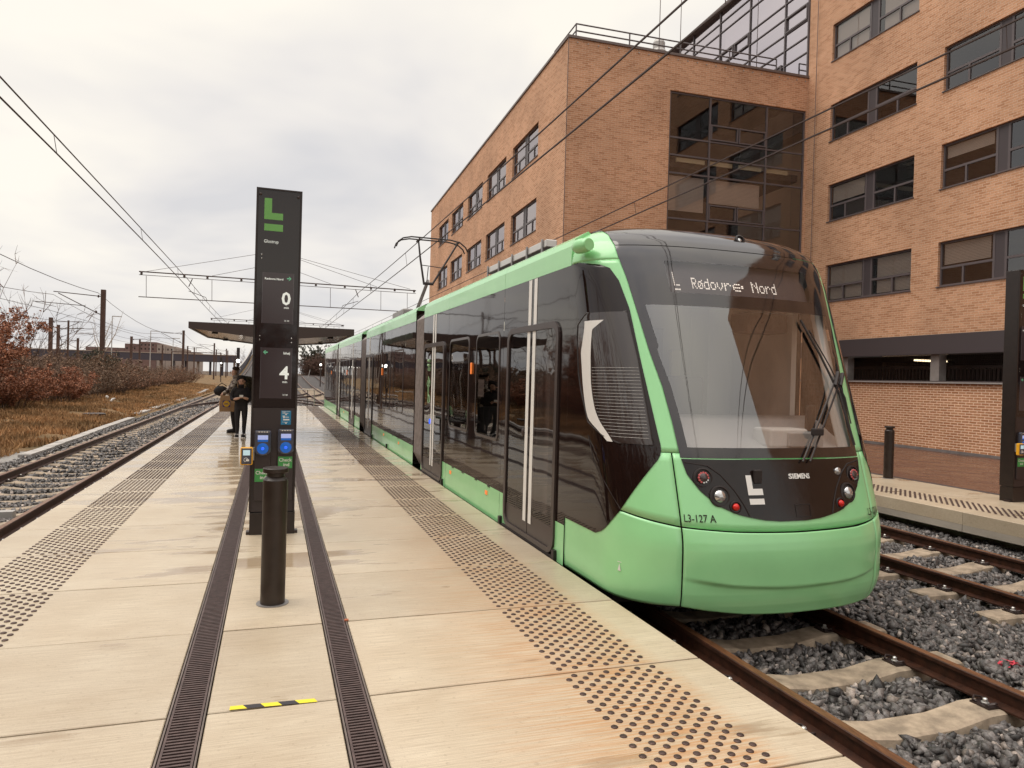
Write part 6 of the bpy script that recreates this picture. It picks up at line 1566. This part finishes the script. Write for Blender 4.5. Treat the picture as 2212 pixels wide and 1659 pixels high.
shrub('second low rusty bush between the beech and the brown scrub', rustlow, (-10.4, 41.5, gz(-10.4, 41.5)), (1, 1, .85), 2.9)
shrub('bare thin stems rising behind the beech bush', tall, (-13.0, 41, gz(-13, 41)), (1.25, 1.25, 1.36), 0)
shrub('bare thin stems sticking up right of the beech bush', tall, (-11.7, 43.5, gz(-12, 43.5)), (1.1, 1.1, 1.08), 2)
bl = [(-11.9, 46), (-11.2, 50), (-13.5, 49), (-11.8, 54.5), (-14.2, 54), (-11.4, 59), (-14, 60), (-12.2, 64), (-11.6, 69), (-14.6, 68), (-12.4, 74), (-11.8, 80), (-14.8, 78), (-12.4, 86), (-11.6, 93), (-14, 92), (-12, 100), (-11.4, 107), (-13.8, 106), (-16.6, 47), (-17.5, 56), (-18, 66), (-18, 78), (-18, 92)]
for i, (x, y) in enumerate(bl):
    s = random.uniform(.8, 1.05) * (1 if y < 80 else .85)
    shrub('brown leafless shrub in the scrub belt along the railway', bare[i % 3], (x, y, gz(x, y)), (s * 1.15, s * 1.15, s * random.uniform(.75, 1.15)), random.uniform(0, 6), group='brown shrubs in the scrub belt')
for i, (x, y) in enumerate([(-11.5, 33), (-12.5, 27), (-11.5, 21), (-12.5, 15), (-11.5, 9), (-12.5, 3), (-11.5, -3), (-12.5, -9)]):
    shrub('brown shrub on the bank further along, outside the photo', bare[i % 3] if i % 2 else beech, (x - 1.5, y, gz(x, y)), (1.1, 1.1, 1.3 if i % 2 else .95), i * 1.3, group='shrubs further along the bank')
shrub('dark green ivy grown shrub around the foot of the nearest mast', grn, (-12.1, 57.2, gz(-12, 57)), (.8, .8, .95), 1)
# pale leaning birch
bt = thing('bare_tree', 'pale leaning bare birch tree rising from the scrub', 'tree', (-16.3, 76, gz(-16, 76)))
MB().tube([(0, 0, 0), (.35, 0, 1.2), (.55, 0, 2.4), (.75, 0, 3.6), (1.3, 0, 5.0), (1.7, 0, 6.2)], [.10, .09, .07, .055, .035, .012], 7).obj('trunk', M['twig_pale'], bt)
MB().tube([(.55, 0, 2.4), (1.3, .1, 3.5), (2.0, .2, 5.0), (2.6, .3, 7.2)], [.06, .05, .035, .01], 6).obj('limb', M['twig_pale'], bt)
MB().tube([(.75, 0, 3.3), (.3, .1, 4.4), (.1, .1, 5.6)], [.04, .03, .01], 6).obj('limb', M['twig_pale'], bt)
c = link('crown', twig_mesh(10, 1.2, 3.0, 0, M['twig_pale'], 31, 0, None, .018, .9)[0], bt, (1.0, 0, 3.8))
# far trees on the right of the tracks
dec = twig_mesh(120, 3.2, 6.5, 0, M['twig'], 21, 9000, mat('far_twig_haze', (.15, .085, .065), .95, island=.5), .05, 1.0, .12)
pine = twig_mesh(60, 2.4, 7.5, 0, M['twig'], 22, 12000, M['needle'], .05, .8, .16)
for i, (x, y, s, p, lb) in enumerate([(9.3, 196, 1.0, dec, 'round reddish brown bare tree right of the far tracks, leftmost of its row'), (11.4, 199, 1.25, pine, 'dark evergreen tree top rising over the reddish far trees'), (12.8, 193, 1.05, dec, 'reddish brown bare tree in the middle of the far right row'), (15.6, 196, 1.2, dec, 'taller reddish bare tree close to the far end of the tram'), (17.6, 190, 1.25, pine, 'dark evergreen beside the roof of the last tram section'), (18.5, 198, 1.1, dec, 'reddish bare tree mostly hidden behind the tram')]):
    t = shrub(lb, p, (x, y, -.4), (s, s, s), i * 1.1, 'tree', name='tree')
for i, (x, y, s) in enumerate([(-9.8, 235, 1.1), (-7.4, 240, 1.25), (-5, 238, 1.0)]):
    shrub(('bare tree left of the distant ramp end', 'tallest bare tree beyond the ramp end', 'bare tree right of the distant ramp end')[i], tall, (x, y, 1.5), (s * 1.6, s * 1.6, s * 1.2), i, 'tree', name='tree')
outs = [(-12.5, 1), (-11.0, -6), (-14.5, -3), (-9.5, -13), (-15.5, 7), (-6.5, -18), (-2.5, -22), (-15, 14), (-16, 21), (-15, 28)]
treeb = twig_mesh(90, 3.0, 8.5, 0, M['twig'], 41, 15000, M['leaf_rust'], .045, .9, .10)
for i, (x, y) in enumerate(outs):
    k = (1.0, 1.15, 1.2, 1.0, 1.05, .9, .75, .8, .7, .65)[i]
    shrub('tall winter tree on the bank, mirrored in the tram windows', treeb, (x, y, -.5), (k, k, k), i * 1.7, 'tree', group='tall trees mirrored in the tram windows', name='tree')
# dry grass blades
def blades(P, hgt, m, name='dry_grass'):
    n = len(P); a = rng.uniform(0, 6.28, n); w = rng.uniform(.008, .02, n) * (1 + P[:, 1] / 40); h = hgt * rng.uniform(.5, 1.3, n)
    dx, dy = np.cos(a) * w, np.sin(a) * w; lx, ly = rng.normal(0, .35, n) * h, rng.normal(0, .35, n) * h
    V = np.stack([P + np.stack([dx, dy, 0 * w], 1), P - np.stack([dx, dy, 0 * w], 1), P + np.stack([lx, ly, h], 1)], 1).reshape(-1, 3)
    return fast_mesh(name, V, np.arange(3 * n).reshape(-1, 3), m)
def bankz_np(x, y):
    d = np.maximum(0, -5.6 - x); u = np.maximum(0, d - 1.2); return -.42 + .05 * np.minimum(d, 2) + .035 * u + .06 * np.sin(x * .9 + y * .23) * np.minimum(1, d) + .05 * np.sin(y * .61 + x * .37) * np.minimum(1, d)
N_ = 120000; y = 14 + (110 - 14) * rng.random(N_) ** 1.5; x = -5.75 - (2 + y * .14) * rng.random(N_); P = np.stack([x, y, bankz_np(x, y) - .01], 1)
clump = np.sin(x * 2.1 + 1.3 * np.sin(y * .7)) * np.sin(y * 1.1 + x) > -.55; P = P[clump]
tag(link('dry_grass', fast_mesh('dry_grass', *(lambda me: (np.array([v.co for v in me.vertices]) if False else None, None))(None)) if False else blades(P, .17, M['blade'])), 'dry yellow brown grass on the bank left of the tracks', 'grass', kind='stuff')

# ------------------------------------------------------------------ railway masts, wires, bridge and buildings on the left
def mast(x, y, h, label, arm=1, w=.15, s=1.0, base=-.3):
    t = thing('railway_mast', label, 'mast', (x, y, base), group='rusty masts of the railway on the left'); H = h - base
    MB().box(-w, w, -w, w, 0, H).obj('post', M['mast'], t)
    if arm:
        a = -arm
        MB().tube([(a * w, 0, H - .5), (a * 3.2, 0, H - .32)], .035, 6).obj('top_tube', M['wire'], t); MB().tube([(a * w, 0, H - 1.85), (a * 2.9, 0, H - .42)], .035, 6).obj('strut', M['wire'], t)
        MB().tube([(a * 1.15, 0, H - 1.25), (a * 4.5, 0, H - 1.10)], .028, 6).obj('steady_tube', M['wire'], t); MB().tube([(a * 4.3, 0, H - 1.15), (a * 3.0, 0, H - 1.42)], .016, 5).obj('registration_arm', M['wire'], t)
        for q in ((.32, H - .5), (.45, H - 1.66)): MB().lathe([(.04, -.1), (.08, 0), (.04, .1)], 8, (a * q[0], 0, q[1])).obj('insulator', M['wire'], t)
    return t
mast(-12.0, 59.4, 7.45, 'nearest and tallest rusty railway mast with cantilever arms rising from the scrub')
mast(-12.2, 110.8, 7.3, 'second rusty railway mast in the row, left of the waiting people')
mast(-12.3, 168, 7.7, 'third rusty railway mast in the row, seen under the shelter roof')
mast(-12.7, 217, 8.0, 'farthest rusty railway mast in the near row')
mast(-24.8, 96.2, 7.4, 'left rusty mast of the close pair behind the beech bush', -1, .19)
mast(-29.1, 116.5, 7.6, 'right rusty mast of the close pair behind the beech bush', -1, .18)
mast(-23.2, 97, 7.2, 'thin grey mast standing between the close pair of rusty masts', 0, .09)
mast(-33.6, 147, 6.9, 'short rusty mast between the close pair and the nearest mast', 1, .17)
mast(-22.4, 132, 7.0, 'rusty mast standing beside the pale birch', -1, .18)
mast(-28.1, 175.4, 8.2, 'rusty mast just right of the pale birch, in front of the far building', 0, .17)
mast(-27.5, 205, 8.0, 'far rusty mast in front of the long building, left one', 0, .16); mast(-21.5, 205, 8.0, 'far rusty mast in front of the dark bridge, middle one', 0, .16); mast(-22.8, 235, 8.6, 'far rusty mast in front of the dark bridge, thin one', 1, .16); mast(-16.6, 235, 8.2, 'far rusty mast right of the middle of the bridge', 0, .16); mast(-14.2, 250, 8.4, 'farthest thin mast at the right end of the bridge', 0, .15)
gt_ = thing('railway_gantry', 'far rusty portal gantry over the railway under the shelter roof', 'gantry', (-19.5, 215, -.3))
for xx in (-7, 5.5): MB().box(xx - .15, xx + .15, -.15, .15, 0, 7.0).obj('post', M['mast'], gt_)
MB().box(-7, 5.5, -.1, .1, 6.8, 7.0).obj('beam', M['mast'], gt_)
def lamp(x, y, h, lb):
    t = thing('street_lamp', lb, 'street lamp', (x, y, -.3), group='tall grey street lamps'); MB().tube([(0, 0, 0), (0, 0, h)], [.13, .09], 8).obj('pole', M['galv'], t); MB().box(0, 1.9, -.12, .12, h - .12, h + .06).obj('lamp_head', M['galv'], t)
lamp(-34.5, 180, 13.6, 'tall grey street lamp right of the nearest mast'); lamp(-31.4, 212, 12.2, 'tall grey street lamp in front of the far building'); lamp(-29.9, 245, 11.8, 'grey street lamp left of the second mast'); lamp(-27.5, 290, 10.5, 'distant small grey street lamp right of the second mast')
def long_wire(name, lb, x, pts, r=.014):
    allp = []
    for (ya, za), (yb, zb, sag) in zip([p[:2] for p in pts], pts[1:]):
        for k in range(10): u = k / 10; allp.append((x, ya + (yb - ya) * u, za + (zb - za) * u - sag * 4 * u * (1 - u)))
    allp.append((x, pts[-1][0], pts[-1][1])); return tag(MB().tube(allp, r, 4).obj(name, M['wire']), lb, 'wire')
long_wire('feeder_wire', 'long feeder wire sagging to the top of the nearest railway mast', -12.35, [(8, 9.2, 0), (59.4, 7.2, 1.1), (110.8, 7.1, 1.2), (168, 7.4, 1.2), (217, 7.8, 1)], .020)
long_wire('carrier_wire', 'railway carrier wire above the scrub on the left', -15.2, [(8, 7.0, 0), (59.4, 6.9, 1.0), (110.8, 6.8, 1.0), (168, 7.2, 1), (217, 7.5, 1)], .016)
long_wire('contact_wire', 'railway contact wire above the scrub on the left', -15.4, [(8, 5.3, 0), (59.4, 5.75, .05), (110.8, 5.7, .05), (168, 6.0, .05), (217, 6.3, .05)], .015)
long_wire('carrier_wire', 'far railway carrier wire behind the beech bush', -20.5, [(20, 7.2, 0), (96, 7.0, 1.3), (132, 6.8, .8), (175, 7, 1)], .018)
long_wire('contact_wire', 'far railway contact wire behind the beech bush', -20.6, [(20, 5.6, 0), (96, 5.6, .05), (132, 5.6, .05), (175, 5.8, .05)], .016)
for k in range(7):
    yy = 64 + k * 6.5; MB
# bridge
br_ = thing('road_bridge', 'long dark road bridge crossing the railway in the distance', 'bridge', (0, 262, 0))
MB().box(-75, -12, -3, 3, 4.6, 6.9).obj('girder', M['bridge'], br_); MB().box(-75, -12, -3.1, -3.0, 6.9, 7.15).obj('parapet', M['far_wall2'], br_)
for k in range(16): MB().box(-70 + k * 3.8, -69.4 + k * 3.8, -1, 1, -.7, 4.6).obj('pier', M['bridge' if k % 3 else 'far_wall2'], br_)
MB().box(-75, -38, -3.2, -3.0, -.7, 4.6).obj('abutment', M['far_wall'], br_)
# far building with stepped top
fb = thing('far_building', 'long pinkish brown building with a stepped roof line behind the bridge', 'building', (0, 300, 0))
for i, (xa, xb, z, m) in enumerate(((-66, -53.2, 9.3, 'far_wall'), (-53.1, -48.3, 11.0, 'far_wall'), (-48.2, -42.3, 11.9, 'far_wall'), (-42.2, -39.2, 11.2, 'far_wall2'), (-39.1, -35.6, 10.5, 'far_wall2'), (-35.5, -32.2, 9.7, 'far_wall2'), (-32.1, -27.6, 8.6, 'far_wall2'))):
    MB().box(xa, xb, 0, 20, -.7, z).obj('wing', M[m], fb)
    x = xa + .5
    while x < xb - .8:
        for zz in np.arange(7.4, z - 1.0, 1.5): MB().box(x, x + .5, -.03, .0, zz, zz + .7).obj('window', M['room_dark'], fb)
        x += 1.3
# low wall and yard in front of the bridge
tag(MB().box(-38, -15, 148, 148.3, -.3, 1.1).obj('low_wall', M['trough']), 'long low pale wall beyond the scrub', 'wall')
for i, (x, y, hh, ww) in enumerate(((-62, 140, 4.6, 26), (-44, 170, 4.2, 18))):
    V, F = stones(np.stack([rng.uniform(x - ww, x + ww, 500), rng.uniform(y - 3, y + 3, 500), rng.uniform(.3, hh, 500) * rng.uniform(.4, 1, 500)], 1), rng.uniform(.3, .8, 500)); tag(link('distant_scrub', fast_mesh('distant_scrub', V, F, M['twig'])), 'distant brown scrub and trees behind the railway', 'scrub', kind='stuff')
# signals
def signal(x, y, base, top, lampz, lb, w=.12, big=False):
    t = thing('tram_signal', lb, 'signal', (x, y, base)); H = top - base
    MB().tube([(0, 0, 0), (0, 0, H - .8)], .07, 8).obj('pole', M['steel_dark'], t); MB().box(-w, w, -.06, .06, lampz - base - .35, H).obj('signal_board', M['black_matt'], t, bevel=.02)
    d = MB().lathe([(.11 if big else .12, 0), (.10, .03)], 16).obj('lit_lamp', M['signal_white'], t); d.location = (0, -.065, lampz - base); d.rotation_euler = (PI / 2, 0, 0)
    MB().box(-.16, .16, -.04, .04, lampz - base - .55, lampz - base - .47).obj('number_plate', M['white_trim'], t)
    return t
signal(-8.3, 128.6, -.4, 4.0, 3.0, 'slim signal with one white light left of the waiting people', .20)
signal(-2.22, 50.5, -.45, 3.28, 2.40, 'large black signal board with a bright white light above the man', .10, True)
signal(5.5, 90, .1, 3.2, 2.80, 'slim signal with a white light right of the far tracks', .14)
tag(MB().tube([(5.3, 118, .9), (5.6, 118, 2.3)], .05, 6).obj('marker_post', M['galv']), 'short leaning white marker post beside the far right signal', 'post')
# ramp parapet and crossing boards beyond the platform
tag(MB().prism([(-6.0, 0), (-5.7, 0), (-5.7, 1), (-6.0, 1)], 'y', 0, 1).obj('x', M['bridge']) if False else None, None) if False else None
pw_ = MB()
for k in range(12):
    ya, yb = 120 + k * 8, 128 + k * 8; za, zb = rise(ya), rise(yb); n = len(pw_.v)
    pw_.v += [(-6.0, ya, za - 1), (-5.75, ya, za - 1), (-5.75, ya, za + .55), (-6.0, ya, za + .55), (-6.0, yb, zb - 1), (-5.75, yb, zb - 1), (-5.75, yb, zb + .55), (-6.0, yb, zb + .55)]
    for q in ((0, 1, 5, 4), (1, 2, 6, 5), (2, 3, 7, 6), (3, 0, 4, 7)): pw_.f.append(tuple(n + i for i in q)); pw_.mi.append(0 if q[0] != 2 else 1); pw_.uv.append(None)
tag(pw_.obj('ramp_parapet', [M['bridge'], M['trough']]), 'dark parapet with pale coping along the rising left track', 'wall')
